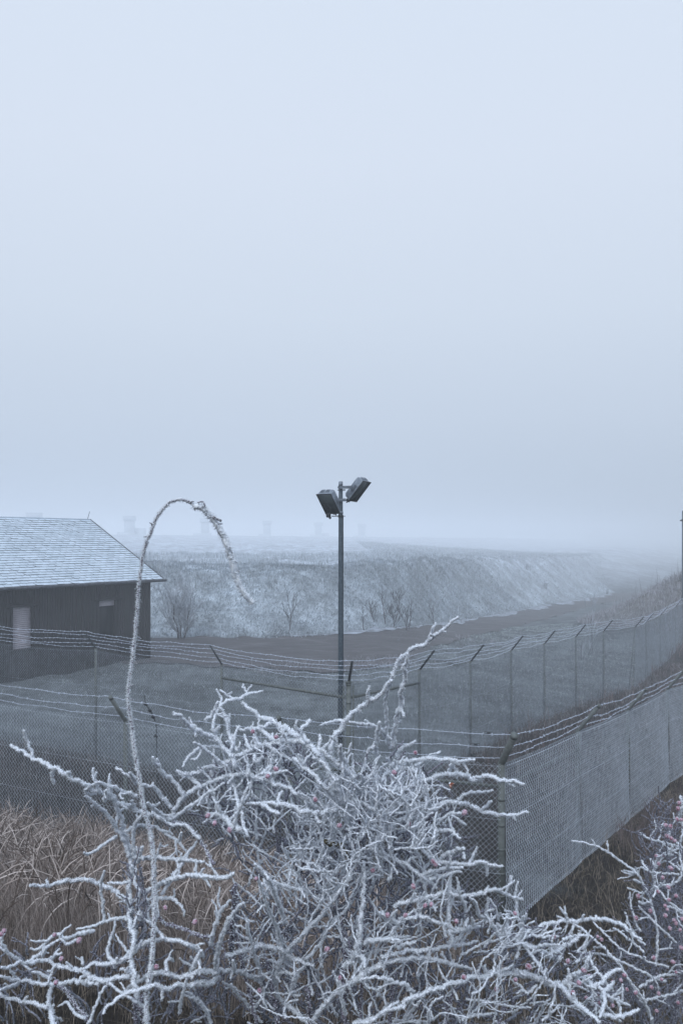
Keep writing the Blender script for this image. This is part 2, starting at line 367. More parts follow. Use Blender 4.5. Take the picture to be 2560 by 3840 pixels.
# strip between the two fences
mb = MB()
def instrip(x, y): return (sdist(x, y, INN) > .05) & (sdist(x, y, OUT) < -.05) & (np.abs(x / y) < .47)
x, y = scatter(160000, -12, 17, 9, 38, instrip)
blades(mb, x, y, RNG.uniform(.06, .26, len(x)), RNG.uniform(.005, .011, len(x)) * (y / 14), RNG.uniform(.2, 1.4, len(x)), 3)
x, y = scatter(60000, -12, 17, 9, 38, lambda x, y: instrip(x, y) & clumpy(x, y, .8, .9))
blades(mb, x, y, RNG.uniform(.2, .5, len(x)), RNG.uniform(.005, .010, len(x)) * (y / 14), RNG.uniform(.1, 1.0, len(x)), 4)
o = mb.build('grass', M_gstrip); tag(o, 'dark brown dead grass between the outer and the inner fence', 'grass', kind='stuff')
# slope on the camera side
mb = MB()
def inbank(x, y): return (sdist(x, y, OUT) > -.1) & (np.abs(x / np.maximum(y, .5)) < .55)
x, y = scatter(150000, -8, 10, 4.0, 22, inbank)
blades(mb, x, y, RNG.uniform(.06, .28, len(x)), RNG.uniform(.003, .006, len(x)) * (y / 9), RNG.uniform(.2, 1.4, len(x)), 3)
x, y = scatter(50000, -8, 10, 4.0, 22, lambda x, y: inbank(x, y) & clumpy(x, y, 1, 1.0))
blades(mb, x, y, RNG.uniform(.2, .45, len(x)), RNG.uniform(.003, .007, len(x)) * (y / 9), RNG.uniform(.2, 1.2, len(x)), 4)
o = mb.build('grass', M_gbank); tag(o, 'dark brown and olive grass on the slope in front of the outer fence', 'grass', kind='stuff')
# tall dry grass at left
mb = MB()
x, y = scatter(120000, -6, 1.4, 5.0, 11.8, lambda x, y: (sdist(x, y, OUT) > .15) & (np.abs(x / y) < .5) & clumpy(x, y, 2.3, .1) & (RNG.uniform(0, 1, len(x)) < np.clip((.8 - x) / 1.2, .12, 1)))
hh = RNG.uniform(.4, .82, len(x)) * np.clip(1.05 - .12 * (x + 3) ** 2 * 0, .6, 1)
blades(mb, x, y, hh, RNG.uniform(.0014, .0028, len(x)) * (y / 6.5), RNG.uniform(.05, .85, len(x)), 6)
# seed heads: small thickenings near the tips
k = RNG.uniform(0, 1, len(x)) < .09
xs_, ys_ = x[k], y[k]; hs = RNG.uniform(.6, .95, k.sum()); n_ = len(xs_)
az = RNG.uniform(0, 2 * np.pi, n_); zb = H(xs_, ys_)
for i in range(n_):
    t = np.linspace(0, 1, 9); le = RNG.uniform(.15, .55)
    hx = le * hs[i] * t ** 3; pz = zb[i] + hs[i] * (t - .28 * t ** 4 * le * 2)
    pts = np.stack([xs_[i] + np.cos(az[i]) * hx, ys_[i] + np.sin(az[i]) * hx, pz], -1)
    mb.tube(pts, [.0013, .0013, .0012, .0012, .0011, .0025, .0052, .0045, .001], 3, cap=False)
o = mb.build('tall_grass', M_gtall); tag(o, 'tall pale dry grass with drooping seed heads at the lower left', 'grass', kind='stuff')
# weeds on and beside the road
mb = MB()
for cx, cy, n_, rx, ry in ((1.6, 31.6, 260, .9, .35), (2.3, 33.0, 220, .8, .3), (-2.8, 29.8, 160, .8, .5), (-1.5, 31.0, 120, .9, .3), (6.6, 43, 300, 1.5, 1.5)):
    x = RNG.normal(cx, rx, n_); y = RNG.normal(cy, ry, n_)
    blades(mb, x, y, RNG.uniform(.08, .3, n_), RNG.uniform(.014, .024, n_), RNG.uniform(.1, .7, n_), 3)
o = mb.build('weeds', M_weed); tag(o, 'sparse frosted weeds growing out of the dirt road', 'weeds', kind='stuff')

# ------------------------------------------------------------------ fences
OUTER_T = 2.06; INNER_T = 2.42
AOUT, AUP = .33, .42
def outward(poly, i):
    def nrm(a, b):
        d = np.array([b[0] - a[0], b[1] - a[1]]); d /= np.linalg.norm(d); return np.array([d[1], -d[0]])
    k = []
    if i > 0: k.append(nrm(poly[i - 1], poly[i]))
    if i < len(poly) - 1: k.append(nrm(poly[i], poly[i + 1]))
    v = sum(k); return v / np.linalg.norm(v)

def chain_mesh(mb, A, B, za, zb, height, r, w=.072, off=.0, sag=.0, bend=None):
    L_ = math.hypot(B[0] - A[0], B[1] - A[1]); u = np.array([B[0] - A[0], B[1] - A[1], 0]) / L_; nn = np.array([u[1], -u[0], 0])
    K = int(L_ / (w / 2)); J = int(height / (w / 2)) + 1
    k = np.arange(K)[:, None]; j = np.arange(J)[None, :]
    uu = (k + ((j + k) % 2)) * (L_ / K)
    zz = np.broadcast_to(j * (height / (J - 1)), (K, J)).astype(float)
    s = uu / L_
    zb_ = za + (zb - za) * s - sag * 4 * s * (1 - s) * (zz / height)
    bul = .035 * np.sin(np.pi * s) * np.sin(np.pi * zz / height * 1.1 + 1) + .012 * np.sin(uu * 3 + zz * 2)
    n_off = off + bul + np.where(j % 2 == 0, .005, -.005)
    if bend is not None: uu = uu + bend[0] * (1 - s) * (1 - zz / height) + bend[1] * s * (1 - zz / height)
    P_ = np.array([A[0], A[1], 0])[None, None, :] + u * uu[..., None] + nn * n_off[..., None]
    P_[..., 2] = zb_ + zz + RNG.normal(0, .0015, zz.shape)
    ring = np.stack([nn * r, u * .87 * r - nn * .5 * r, -u * .87 * r - nn * .5 * r])
    rs = RNG.uniform(.8, 1.3, (K, J))[..., None, None]
    v = P_[:, :, None, :] + ring[None, None] * rs
    idx = (np.arange(K)[:, None] * J + np.arange(J - 1)[None, :]) * 3
    fs = []
    for q in range(3):
        q2 = (q + 1) % 3; fs.append(np.stack([idx + q, idx + q2, idx + 3 + q2, idx + 3 + q], -1).reshape(-1, 4))
    mb.add(v.reshape(-1, 3), np.concatenate(fs))
    # knuckled ends along the top
    top = P_[:, -1, :]
    # horizontal tension wires
    for hz_ in ((.0, .33, .66, .985)):
        sN = np.linspace(0, 1, 16)
        pts = np.array([A[0], A[1], 0])[None] + u * (sN * L_)[:, None] + nn * (off + .012)
        pts[:, 2] = za + (zb - za) * sN + hz_ * height - sag * 4 * sN * (1 - sN) * hz_ + (.02 if hz_ == 0 else 0)
        mb.tube(pts, r * .75, 3, cap=False)

def barbed(mb, A, B, r, amp, n_seg=None):
    A = np.array(A, float); B = np.array(B, float); L_ = np.linalg.norm(B - A)
    n_ = max(6, int(L_ / .12)); t = np.linspace(0, 1, n_ + 1)
    p = A[None] * (1 - t)[:, None] + B[None] * t[:, None]
    sag = RNG.uniform(.3, 1.4) * amp
    p[:, 2] -= sag * 4 * t * (1 - t) - .25 * amp * np.sin(t * RNG.uniform(8, 16) + RNG.uniform(0, 6)) * np.sin(np.pi * t)
    p[1:-1] += RNG.normal(0, .004, (n_ - 1, 3))
    mb.tube(p, r * RNG.uniform(.8, 1.2, n_ + 1), 4, cap=False)
    for i in range(1, n_):
        for q in range(2):
            d = RNG.normal(0, 1, 3); d /= np.linalg.norm(d); l_ = RNG.uniform(.016, .026)
            mb.tube([p[i] - d * l_, p[i], p[i] + d * l_], [r * .6, r * 1.5, r * .6], 3, cap=False)

def post_tube(mb, x, y, z0, z1, r, lean=None, sides=14):
    p = [(x, y, z0 - .25), (x, y, z1)]
    if lean is not None: p[0] = (x + lean[0], y + lean[1], z0 - .25)
    mb.tube(p, r, sides)

# ---- outer fence
OF = empty('chain_link_fence', (1.99, 9.92, 0)); tag(OF, 'near outer chain link fence with three barbed wire strands on thick round slanted arms', 'fence')
tips = []; bends = []
for i, (x, y) in enumerate(OUT):
    zt = OUTB[i] + OUTER_T; no = outward(OUT, i); r = .046 if i == 5 else .034
    mb = MB(); post_tube(mb, x, y, OUTB[i], zt, r)
    if i == 5:
        for q in (.15, .42, .7, 1.0, 1.3, 1.62, 1.9): mb.tube([(x, y, q), (x, y, q + .03)], r + .004, 14)
    o = mb.build('post', M_post, OF, smooth=False)
    mb = MB(); t0 = np.array([x, y, zt - .01]); t1 = np.array([x + no[0] * AOUT, y + no[1] * AOUT, zt + AUP])
    ra = r * (.92 if i != 5 else .95)
    mb.tube([t0 - np.array([0, 0, .06]), t0, t0 + (t1 - t0) * .12, t1], [ra, ra, ra, ra], 14)
    mb.tube([t0 + (t1 - t0) * .93, t1 + (t1 - t0) * .015], ra * 1.1, 14)
    if i == 5:
        for q in (.12, .52, .86): mb.tube([t0 + (t1 - t0) * q, t0 + (t1 - t0) * (q + .02)], ra * 1.08, 14)
    mb.build('slanted_arm', M_post, OF)
    tips.append(t1); bends.append(t0)
for i in range(len(OUT) - 1):
    mb = MB(); chain_mesh(mb, OUT[i], OUT[i + 1], OUTB[i] + .02, OUTB[i + 1] + .02, OUTER_T - .02, .0024 if i < 5 else .0042, off=.038 if i not in (4, 5) else .05, sag=.02)
    mb.build('mesh_panel', M_wire, OF)
for k_, fr in enumerate((.12, .5, .93)):
    for (i0, i1) in ((0, 5), (5, len(OUT) - 1)):
        mb = MB()
        for i in range(i0, i1):
            a = bends[i] + (tips[i] - bends[i]) * fr; b_ = bends[i + 1] + (tips[i + 1] - bends[i + 1]) * fr
            barbed(mb, a + np.array([0, 0, .03]), b_ + np.array([0, 0, .03]), .0038, .05)
        mb.build('barbed_wire', M_barb, OF)
for (i0, i1) in ((4, 5), (5, 6)):
    mb = MB(); a = (OUT[i0][0], OUT[i0][1], OUTB[i0] + OUTER_T - .30); b_ = (OUT[i1][0], OUT[i1][1], OUTB[i1] + OUTER_T - .30)
    mb.tube([a, b_], .021, 10); mb.build('brace_rail', M_post, OF)
# tensioners on the strands next to the corner post
for fr in (.12, .5, .93):
    a = bends[5] + (tips[5] - bends[5]) * fr; b_ = bends[4] + (tips[4] - bends[4]) * fr
    mb = MB(); t = .14 + .05 * (fr < .9) ; c = a + (b_ - a) * (t / 2.9 * 2); d = (b_ - a) / np.linalg.norm(b_ - a)
    c = c + np.array([0, 0, .03])
    q = [c - d * .05 + np.array([0, 0, .012]), c + d * .05 + np.array([0, 0, .012])]; mb.tube(q, .004, 6)
    q = [c - d * .05 - np.array([0, 0, .012]), c + d * .05 - np.array([0, 0, .012])]; mb.tube(q, .004, 6)
    mb.tube([c - d * .02, c + d * .02], .012, 8)
    mb.build('wire_tensioner', M_arm, OF)
# ---- inner fence
IF = empty('chain_link_fence', (.12, 13.72, 0)); tag(IF, 'far inner chain link fence with five barbed strands on thin dark arms around the yard', 'fence')
tips = []; bends = []
for i, (x, y) in enumerate(INN):
    zt = INB[i] + INNER_T; no = outward(INN, i); r = .042 if i == 5 else .030
    lean = (-.35, -.25) if i == 12 else None
    mb = MB(); post_tube(mb, x, y, INB[i], zt, r, lean)
    if i == 5:
        for q in (.9, 1.5, 2.05, 2.36): mb.tube([(x, y, q), (x, y, q + .035)], r + .005, 14)
        mb.box((x - .085, y + .05, 1.2), (.022, .03, 2.35)); mb.box((x + .085, y + .06, 1.2), (.022, .03, 2.35))
        mb.tube([(x, y, zt - .02), (x, y, zt + .02)], r + .006, 14)
    mb.build('post', M_post, IF)
    mb = MB(); t0 = np.array([x, y, zt - .02]); t1 = np.array([x + no[0] * AOUT, y + no[1] * AOUT, zt + AUP * .97])
    d = (t1 - t0) / np.linalg.norm(t1 - t0); side = np.array([-no[1], no[0], 0]); up = np.cross(d, side)
    c = (t0 + t1) / 2; Ln = np.linalg.norm(t1 - t0)
    mb.box(c + up * .014, (Ln, .034, .005), [d, side, up]); mb.box(c + side * .017, (Ln, .005, .034), [d, side, up])
    mb.build('slanted_arm', M_arm, IF)
    tips.append(t1); bends.append(t0)
for i in range(len(INN) - 1):
    mb = MB(); bend = None
    if i == 11: bend = (0, -.45)
    if i == 12: bend = (-.45, 0)
    chain_mesh(mb, INN[i], INN[i + 1], INB[i] + .02, INB[i + 1] + .02, INNER_T - .04, .0026, off=.034, sag=.05, bend=bend)
    mb.build('mesh_panel', M_wirei, IF)
for fr in (.1, .32, .55, .78, .98):
    for (i0, i1) in ((0, 5), (5, len(INN) - 1)):
        mb = MB()
        for i in range(i0, i1):
            a = bends[i] + (tips[i] - bends[i]) * fr; b_ = bends[i + 1] + (tips[i + 1] - bends[i + 1]) * fr
            barbed(mb, a + np.array([0, 0, .02]), b_ + np.array([0, 0, .02]), .0042, .06)
        mb.build('barbed_wire', M_barb, IF)
for (i0, i1) in ((4, 5), (5, 6)):
    mb = MB(); a = (INN[i0][0], INN[i0][1], INB[i0] + INNER_T - .27); b_ = (INN[i1][0], INN[i1][1], INB[i1] + INNER_T - .27)
    mb.tube([a, b_], .026, 10); mb.build('brace_rail', M_post, IF)
# rod with dark knobs standing just behind the outer fence, and a loose wire loop
mb = MB(); pts = [P(541, 2607, 12.6), P(545, 2640, 12.6), P(565, 2668, 12.6), P(577, 2692, 12.6), P(586, 2720, 12.6), P(588, 2850, 12.6), P(590, 3100, 12.6)]
mb.tube(pts, .008, 6)
R0 = tag(mb.build('wire_rod', M_arm), 'thin bent rod with dark insulator knobs standing behind the left part of the outer fence', 'rod')
for q in (P(546, 2642, 12.57), P(562, 2666, 12.57), P(574, 2690, 12.57), P(584, 2761, 12.57)):
    mb = MB(); mb.tube([q + np.array([-.03, 0, .01]), q, q + np.array([.03, 0, -.01])], [.012, .028, .012], 8); mb.build('insulator', M_lampdark, R0)

# ------------------------------------------------------------------ lamp post with two floodlights
LX, LY = -.015, 15.4
LP = empty('lamp_post', (LX, LY, 0)); tag(LP, 'tall blue grey lamp post with two rectangular floodlights behind the inner fence corner', 'lamp post')
mb = MB(); mb.tube([(LX, LY, -.2), (LX, LY, 3), (LX, LY, 5.45), (LX, LY, 5.93)], [.058, .050, .042, .038], 20)
mb.build('pole', M_pole, LP, smooth=True)
mb = MB(); q_ = [(LX + .046, LY - .012, z_) for z_ in np.linspace(.3, 5.35, 40)]; mb.tube(q_, .007, 6, jit=.2); mb.build('cable', M_lampdark, LP)
mb = MB(); mb.box((LX - .02, LY - .056, 1.2), (.07, .01, .34)); mb.build('service_hatch', M_lampdark, LP)
mb = MB(); mb.tube([(LX, LY, 5.93), (LX, LY, 6.0)], .041, 20); mb.tube([(LX, LY, 6.0), (LX, LY, 6.008)], .036, 20); mb.build('pole_cap', M_lampbody, LP)
def q4(p4): return P(*p4)
def floodlight(ftl, W_, H_, D_):
    """ftl: world front top left corner; W_, H_, D_: edge vectors (width, height, depth to the back)"""
    W_ = np.array(W_); H_ = np.array(H_)
    w, h = W_ / np.linalg.norm(W_), H_ - W_ * (H_ @ W_) / (W_ @ W_)
    hl = np.linalg.norm(h); h = h / hl; n_ = np.cross(w, h)
    D_ = np.array(D_)
    if n_ @ D_ < 0: n_ = -n_
    wl = np.linalg.norm(W_); dl = D_ @ n_
    F = lambda a, b_, c: ftl + w * wl * a + h * hl * b_ + n_ * dl * c
    mb = MB()
    # housing: front rim outline, slightly tapering to a rounded back
    loops = [(0, 0, 1), (.04, .0, 1.0), (.16, .02, 1.0), (.7, .035, .985), (.92, .07, .96), (1.0, .13, .9)]
    rings = []
    for c, ins, _ in loops:
        i2 = ins * hl / wl * .8; k = .02 + ins * .5; k2 = k * hl / wl
        ring = [F(i2 + k2, ins, c), F(1 - i2 - k2, ins, c), F(1 - i2, ins + k, c), F(1 - i2, 1 - ins - k, c), F(1 - i2 - k2, 1 - ins, c), F(i2 + k2, 1 - ins, c), F(i2, 1 - ins - k, c), F(i2, ins + k, c)]
        rings.append(ring)
    v = np.array(rings).reshape(-1, 3); f = []
    for a in range(len(rings) - 1):
        for j in range(8): f.append([a * 8 + j, a * 8 + (j + 1) % 8, a * 8 + 8 + (j + 1) % 8, a * 8 + 8 + j])
    mb.add(v, f); mb.f.append((np.array([list(range(len(v) - 8, len(v)))]), 0))
    # cooling ribs on the two sides
    for sd in (-.012, 1.012):
        for q in range(9):
            b0 = .34 + q * .033
            mb.box(F(sd, b0, .48), (.006, .007, dl * .5), [w, h, n_])
    for q in range(12):
        for a0 in (.2, .55):
            mb.box(F(a0 + q * .022, -.004, .5), (.002, .005, dl * .42), [w, h, n_])
    body = mb.build('floodlight', M_lampbody, LP)
    mb = MB()
    for (a, b_, sw, sh) in ((.5, .012, wl, hl * .024), (.5, .988, wl, hl * .024), (.015, .5, wl * .03, hl * .95), (.985, .5, wl * .03, hl * .95)):
        mb.box(F(a, b_, -.012), (sw, sh, .012), [w, h, n_])
    mb.build('front_rim', M_lampdark, body)
    mb = MB(); mb.box(F(.5, .5, .03), (wl * .94, hl * .95, .006), [w, h, n_]); mb.build('front_glass', M_glass, body)
    # cable box under the housing
    mb = MB(); c = F(.45, 1.06, .45); mb.box(c, (.07, .07, .06), [w, h, n_]); mb.tube([c, c + h * .07], .014, 8); mb.build('cable_gland', M_lampdark, body)
    return F, w, h, n_
pm = FX / LY
Cz = lambda px, py, dy: P(px, py, LY + dy)
F1, w, h, n_ = floodlight(P(1150 + 195 / 5.6, 1740 + 635 / 5.6, LY - .12), (.285, -.19, .0), (.18, .27, -.37), (.077, .115, .125))
F2, w2, h2, n2 = floodlight(P(1150 + 1180 / 5.6, 1740 + 350 / 5.6, LY - .15), (.165, .25, -.012), (-.285, .16, -.375), (-.109, .078, .12))
def bracket(a, b_, hgt=.042):
    mb = MB(); a = np.array(a); b_ = np.array(b_); d = (b_ - a); Ln = np.linalg.norm(d); d /= Ln
    up = np.array([0, 0, 1.0]); s_ = np.cross(up, d); s_ /= np.linalg.norm(s_); up = np.cross(d, s_)
    mb.box((a + b_) / 2, (Ln, .006, hgt), [d, s_, up])
    mb.box((a + b_) / 2 + up * hgt / 2, (Ln, .02, .005), [d, s_, up]); mb.box((a + b_) / 2 - up * hgt / 2, (Ln, .02, .005), [d, s_, up])
    for t in (a, b_): mb.tube([t + d * 0 - s_ * .012, t + s_ * .012], .010, 8)
    mb.build('bracket', M_lampbody, LP)
bracket(P(1150 + 655 / 5.6, 1740 + 490 / 5.6, LY - .07), P(1150 + 965 / 5.6, 1740 + 484 / 5.6, LY - .10), .05)
bracket(P(1150 + 660 / 5.6, 1740 + 548 / 5.6, LY - .05), P(1150 + 800 / 5.6, 1740 + 545 / 5.6, LY + .03), .02)
bracket(P(1150 + 645 / 5.6, 1740 + 755 / 5.6, LY - .08), P(1150 + 825 / 5.6, 1740 + 753 / 5.6, LY - .06), .05)
mb = MB()
mb.tube([(LX, LY, 5.385), (LX, LY, 5.43)], .048, 16)
mb.build('clamp', M_lampbody, LP)
mb = MB(); a = P(1150 + 520 / 5.6, 1740 + 1096 / 5.6, LY); b_ = P(1150 + 660 / 5.6, 1740 + 1094 / 5.6, LY); mb.tube([a, b_], .009, 8)
z5 = a[2]; mb.tube([(LX, LY, z5 - .025), (LX, LY, z5 + .025)], .050, 16); mb.tube([(LX + .04, LY, z5), (LX + .09, LY, z5)], .006, 6)
a2 = P(1150 + 455 / 5.6, 1740 + 1075 / 5.6, LY - .02); mb.box(a2, (.09, .07, .08)); a3 = P(1150 + 500 / 5.6, 1740 + 1150 / 5.6, LY - .02); mb.tube([a2, a3], .024, 10)
mb.tube([P(1150 + 440 / 5.6, 1740 + 1130 / 5.6, LY - .02), P(1150 + 400 / 5.6, 1740 + 1040 / 5.6, LY - .02)], .008, 6)
mb.build('sensor_box', M_lampdark, LP)
# steps / hooks on the pole
mb = MB(); c = P(1266, 2216, LY - .05); mb.tube([c, c + np.array([-.045, 0, .012])], .006, 6); mb.build('hook', M_lampbody, LP)

# second pole at the right edge
YP = 44.5; XP = (2562.5 - 1280) / FX * YP
P2 = empty('pole', (XP, YP, 0)); zg = float(H(XP, YP)); P2.location = (XP, YP, zg)
tag(P2, 'dark upright pole standing at the right edge behind the inner fence', 'pole')
zt = CAMZ - (1915 - HZ) / FX * YP
mb = MB(); mb.tube([(XP, YP, zg - .3), (XP, YP, zt)], [.11, .085], 14); mb.build('shaft', M_pole, P2, smooth=False)
mb = MB(); zc_ = CAMZ - (1950 - HZ) / FX * YP; mb.tube([(XP, YP, zc_ - .07), (XP, YP, zc_ + .03)], .13, 14); mb.box((XP - .13, YP, zc_ - .03), (.12, .1, .06)); mb.build('clamp', M_lampdark, P2)

# ------------------------------------------------------------------ wooden building
BU = np.array([-.557, -.831, 0]); BN = np.array([.831, -.557, 0]); BO = np.array([-7.9, 32.8, 0]); UZ = np.array([0, 0, 1.0])
BD = empty('wooden_building', tuple(BO)); tag(BD, 'dark board clad building with frosted slate roof, one shutter down and one nearly open', 'building')
def bq(u, n_, z): return BO + BU * u + BN * n_ + UZ * z
def bbox(mb, u0, u1, n0, n1, z0, z1, m=0): mb.box(bq((u0 + u1) / 2, (n0 + n1) / 2, (z0 + z1) / 2), (u1 - u0, n1 - n0, z1 - z0), [BU, BN, UZ], m)
WINS = [(1.75, 2.61, 1.03, 2.55), (5.48, 6.30, 1.08, 2.55), (9.2, 10.0, 1.08, 2.55)]
LB = 14.0; ZT = 3.27; Z0 = -.3; DB = 8.2
mb = MB()
edges = [0] + [q for wn in WINS for q in wn[:2]] + [LB]
for i in range(0, len(edges), 2): bbox(mb, edges[i], edges[i + 1], -.2, 0, Z0, ZT)
for (a, b_, z0, z1) in WINS: bbox(mb, a, b_, -.2, 0, Z0, z0); bbox(mb, a, b_, -.2, 0, z1, ZT)
bbox(mb, 0, .2, -DB, -.2, Z0, ZT); bbox(mb, LB - .2, LB, -DB, -.2, Z0, ZT); bbox(mb, .2, LB - .2, -DB, -DB + .2, Z0, ZT)
# battens
u = .06
while u < LB - .05:
    segs = [(Z0, ZT - .03)]
    for (a, b_, z0, z1) in WINS:
        if a - .07 < u < b_ + .07: segs = [(Z0, z0 - .10), (z1 + .12, ZT - .03)]
    for s0, s1 in segs: bbox(mb, u, u + .052, 0, .026, s0, s1)
    u += .108
# gable triangles
for uu in (0.0, LB - .2):
    v = [bq(uu, -.02, ZT - .05), bq(uu + .2, -.02, ZT - .05), bq(uu, -DB + .02, ZT - .05), bq(uu + .2, -DB + .02, ZT - .05), bq(uu, -DB / 2, 5.55), bq(uu + .2, -DB / 2, 5.55)]
    mb.add(v, [[0, 2, 3, 1]]); mb.add(v, [[0, 4, 2], [1, 3, 5]]); mb.add(v, [[0, 1, 5, 4], [2, 4, 5, 3]])
mb.build('wall', M_wall, BD)
mb = MB(); bbox(mb, -.02, .07, -.1, .04, Z0, ZT - .02); mb.build('corner_board', M_wall, BD)
for k_, (a, b_, z0, z1) in enumerate(WINS):
    mb = MB(); bbox(mb, a - .03, a + .03, -.19, .03, z0, z1); bbox(mb, b_ - .03, b_ + .03, -.19, .03, z0, z1); bbox(mb, a - .28, b_ + .22, -.1, .05, z1, z1 + .07); bbox(mb, a - .1, b_ + .1, -.19, .06, z0 - .05, z0)
    wf = mb.build('window_frame', M_wall, BD)
    mb = MB(); bbox(mb, a + .03, b_ - .03, -.16, -.14, z0, z1); mb.build('pane', M_win, wf)
    mb = MB(); full = k_ != 0; zz = z1 - .01; bot = z0 + .0 if full else z1 - .21
    while zz > bot + .02:
        bbox(mb, a + .035, b_ - .035, -.11, -.055, zz - .066, zz - .006); bbox(mb, a + .035, b_ - .035, -.11, -.075, zz - .07, zz - .058); zz -= .07
    mb.build('roller_shutter', M_shut, wf)
# roof
E0 = np.array([-7.37, 32.87, 3.30]); R0_ = np.array([-11.18, 35.41, 5.80]); RL = 15.0
sl = (R0_ - E0); SL = np.linalg.norm(sl); sl /= SL; rn = np.cross(sl, BU); 
if rn[2] < 0: rn = -rn
mb = MB()
mb.box((E0 + R0_) / 2 + BU * RL / 2 - rn * .07, (RL, SL, .10), [BU, sl, rn])
bk = np.array([-.831, .557, 0]) * 4.59 * 2; E1 = E0 + bk; sl2 = (R0_ - E1) / SL; rn2 = np.cross(sl2, BU); rn2 = rn2 if rn2[2] > 0 else -rn2
mb.box((E1 + R0_) / 2 + BU * RL / 2 - rn2 * .07, (RL, SL, .12), [BU, sl2, rn2])
RO = mb.build('roof', M_slateb, BD)
mb = MB(); rows = 29; rh = SL / rows
for r_ in range(rows):
    nc = 50; cw = RL / nc
    for c_ in range(-1, nc):
        u0 = c_ * cw + (cw / 2 if r_ % 2 else 0); u1 = u0 + cw - .010
        u0 = max(u0, 0); u1 = min(u1, RL)
        if u1 - u0 < .03: continue
        dl = .006 * RNG.normal(); s0 = r_ * rh - .03 + dl; s1 = (r_ + 1) * rh + .02; lift = .024 + .006 * RNG.random()
        notch = RNG.random() < .13
        A_ = E0 + BU * u0 + sl * s0; B_ = E0 + BU * u1 + sl * s0; C_ = E0 + BU * u1 + sl * s1; D_ = E0 + BU * u0 + sl * s1
        k1 = lift + .004 * RNG.normal(); k2 = lift + .004 * RNG.normal()
        if notch:
            B2 = B_ + sl * .055; B_ = B_ - BU * .06
            v = [A_ + rn * k1, B_ + rn * k2, B2 + rn * k2, C_ + rn * .004, D_ + rn * .004, A_ + rn * (k1 - .023), B_ + rn * (k2 - .023), B2 + rn * (k2 - .023)]
            mb.add(v, [[0, 1, 2, 3, 4]]); mb.add(v, [[5, 6, 1, 0], [6, 7, 2, 1]], 1)
        else:
            v = [A_ + rn * k1, B_ + rn * k2, C_ + rn * .004, D_ + rn * .004, A_ + rn * (k1 - .023), B_ + rn * (k2 - .023)]
            mb.add(v, [[0, 1, 2, 3]]); mb.add(v, [[4, 5, 1, 0]], 1)  # lip faces coloured dark so the gaps between rows show
mb.build('slate_covering', [M_slate, M_slateb], RO)
mb = MB(); mb.tube([R0_ + UZ * .01, R0_ + BU * RL + UZ * .01], .035, 8); mb.build('ridge_cap', M_slate, RO)
mb = MB(); mb.box((E0 + R0_) / 2 - BU * .015 - rn * .02, (.035, SL, .13), [BU, sl, rn]); mb.build('verge_board', M_gutter, RO)
mb = MB(); g0 = E0 + BN * .07 - UZ * .06 - BU * .12; mb.tube([g0, g0 + BU * RL], .058, 12); mb.build('gutter', M_gutter, RO)
mb = MB(); bbox(mb, -.3, LB + .3, -.1, .3, ZT - .04, ZT - .01); mb.build('soffit', M_wall, RO)
mb = MB(); mb.tube([P(327, 1952, 35.6), P(336, 1918, 35.6)], .012, 5); mb.build('antenna', M_gutter, RO)

# ------------------------------------------------------------------ distant ventilation towers
vt_labels = ['leftmost faint tower top rising behind the ridge of the slate roof', 'clearest foggy concrete tower with wide cap, standing between the roof and the arching cane',
             'foggy concrete tower behind the hanging tip of the arching cane', 'faint foggy tower between the arching cane and the lamp post',
             'very faint tower in the fog just left of the lamp post', 'barely visible tower in the fog right of the lamp post']
TS = 2.9
for k_ in range(6):
    x, y = (-36.6 + 8.11 * k_) * TS, (95 + 12.1 * k_) * TS; zg = float(H(x, y))
    e_ = empty('ventilation_tower', (x, y, zg), .62); tag(e_, vt_labels[k_], 'tower', 'concrete towers in the fog')
    zt = CAMZ + (8.25 - CAMZ) * TS; hh_ = zt - zg
    Rz = [[math.cos(.1), math.sin(.1), 0], [-math.sin(.1), math.cos(.1), 0], [0, 0, 1]]
    mb = MB(); mb.box((x, y, zg + (hh_ - 1.1) / 2 - .5), (3.3 + .3 * (k_ % 2), 3.3, hh_ - .1), Rz)
    if k_ in (1, 4): mb.box((x + 3.4, y + 2.8, zg + .6), (4.2, 3.2, 4.6 - k_ * .5), Rz)
    mb.box((x - 1.2, y, zg + .2), (5.6 + k_ % 3, 4.2, 1.6), Rz); mb.build('shaft', M_conc, e_)
    mb = MB(); mb.box((x, y, zt - 1.0), (4.4, 4.4, 1.5), Rz); mb.box((x, y, zt - .12), (4.7, 4.7, .24), Rz); mb.build('cap', M_conc, e_)

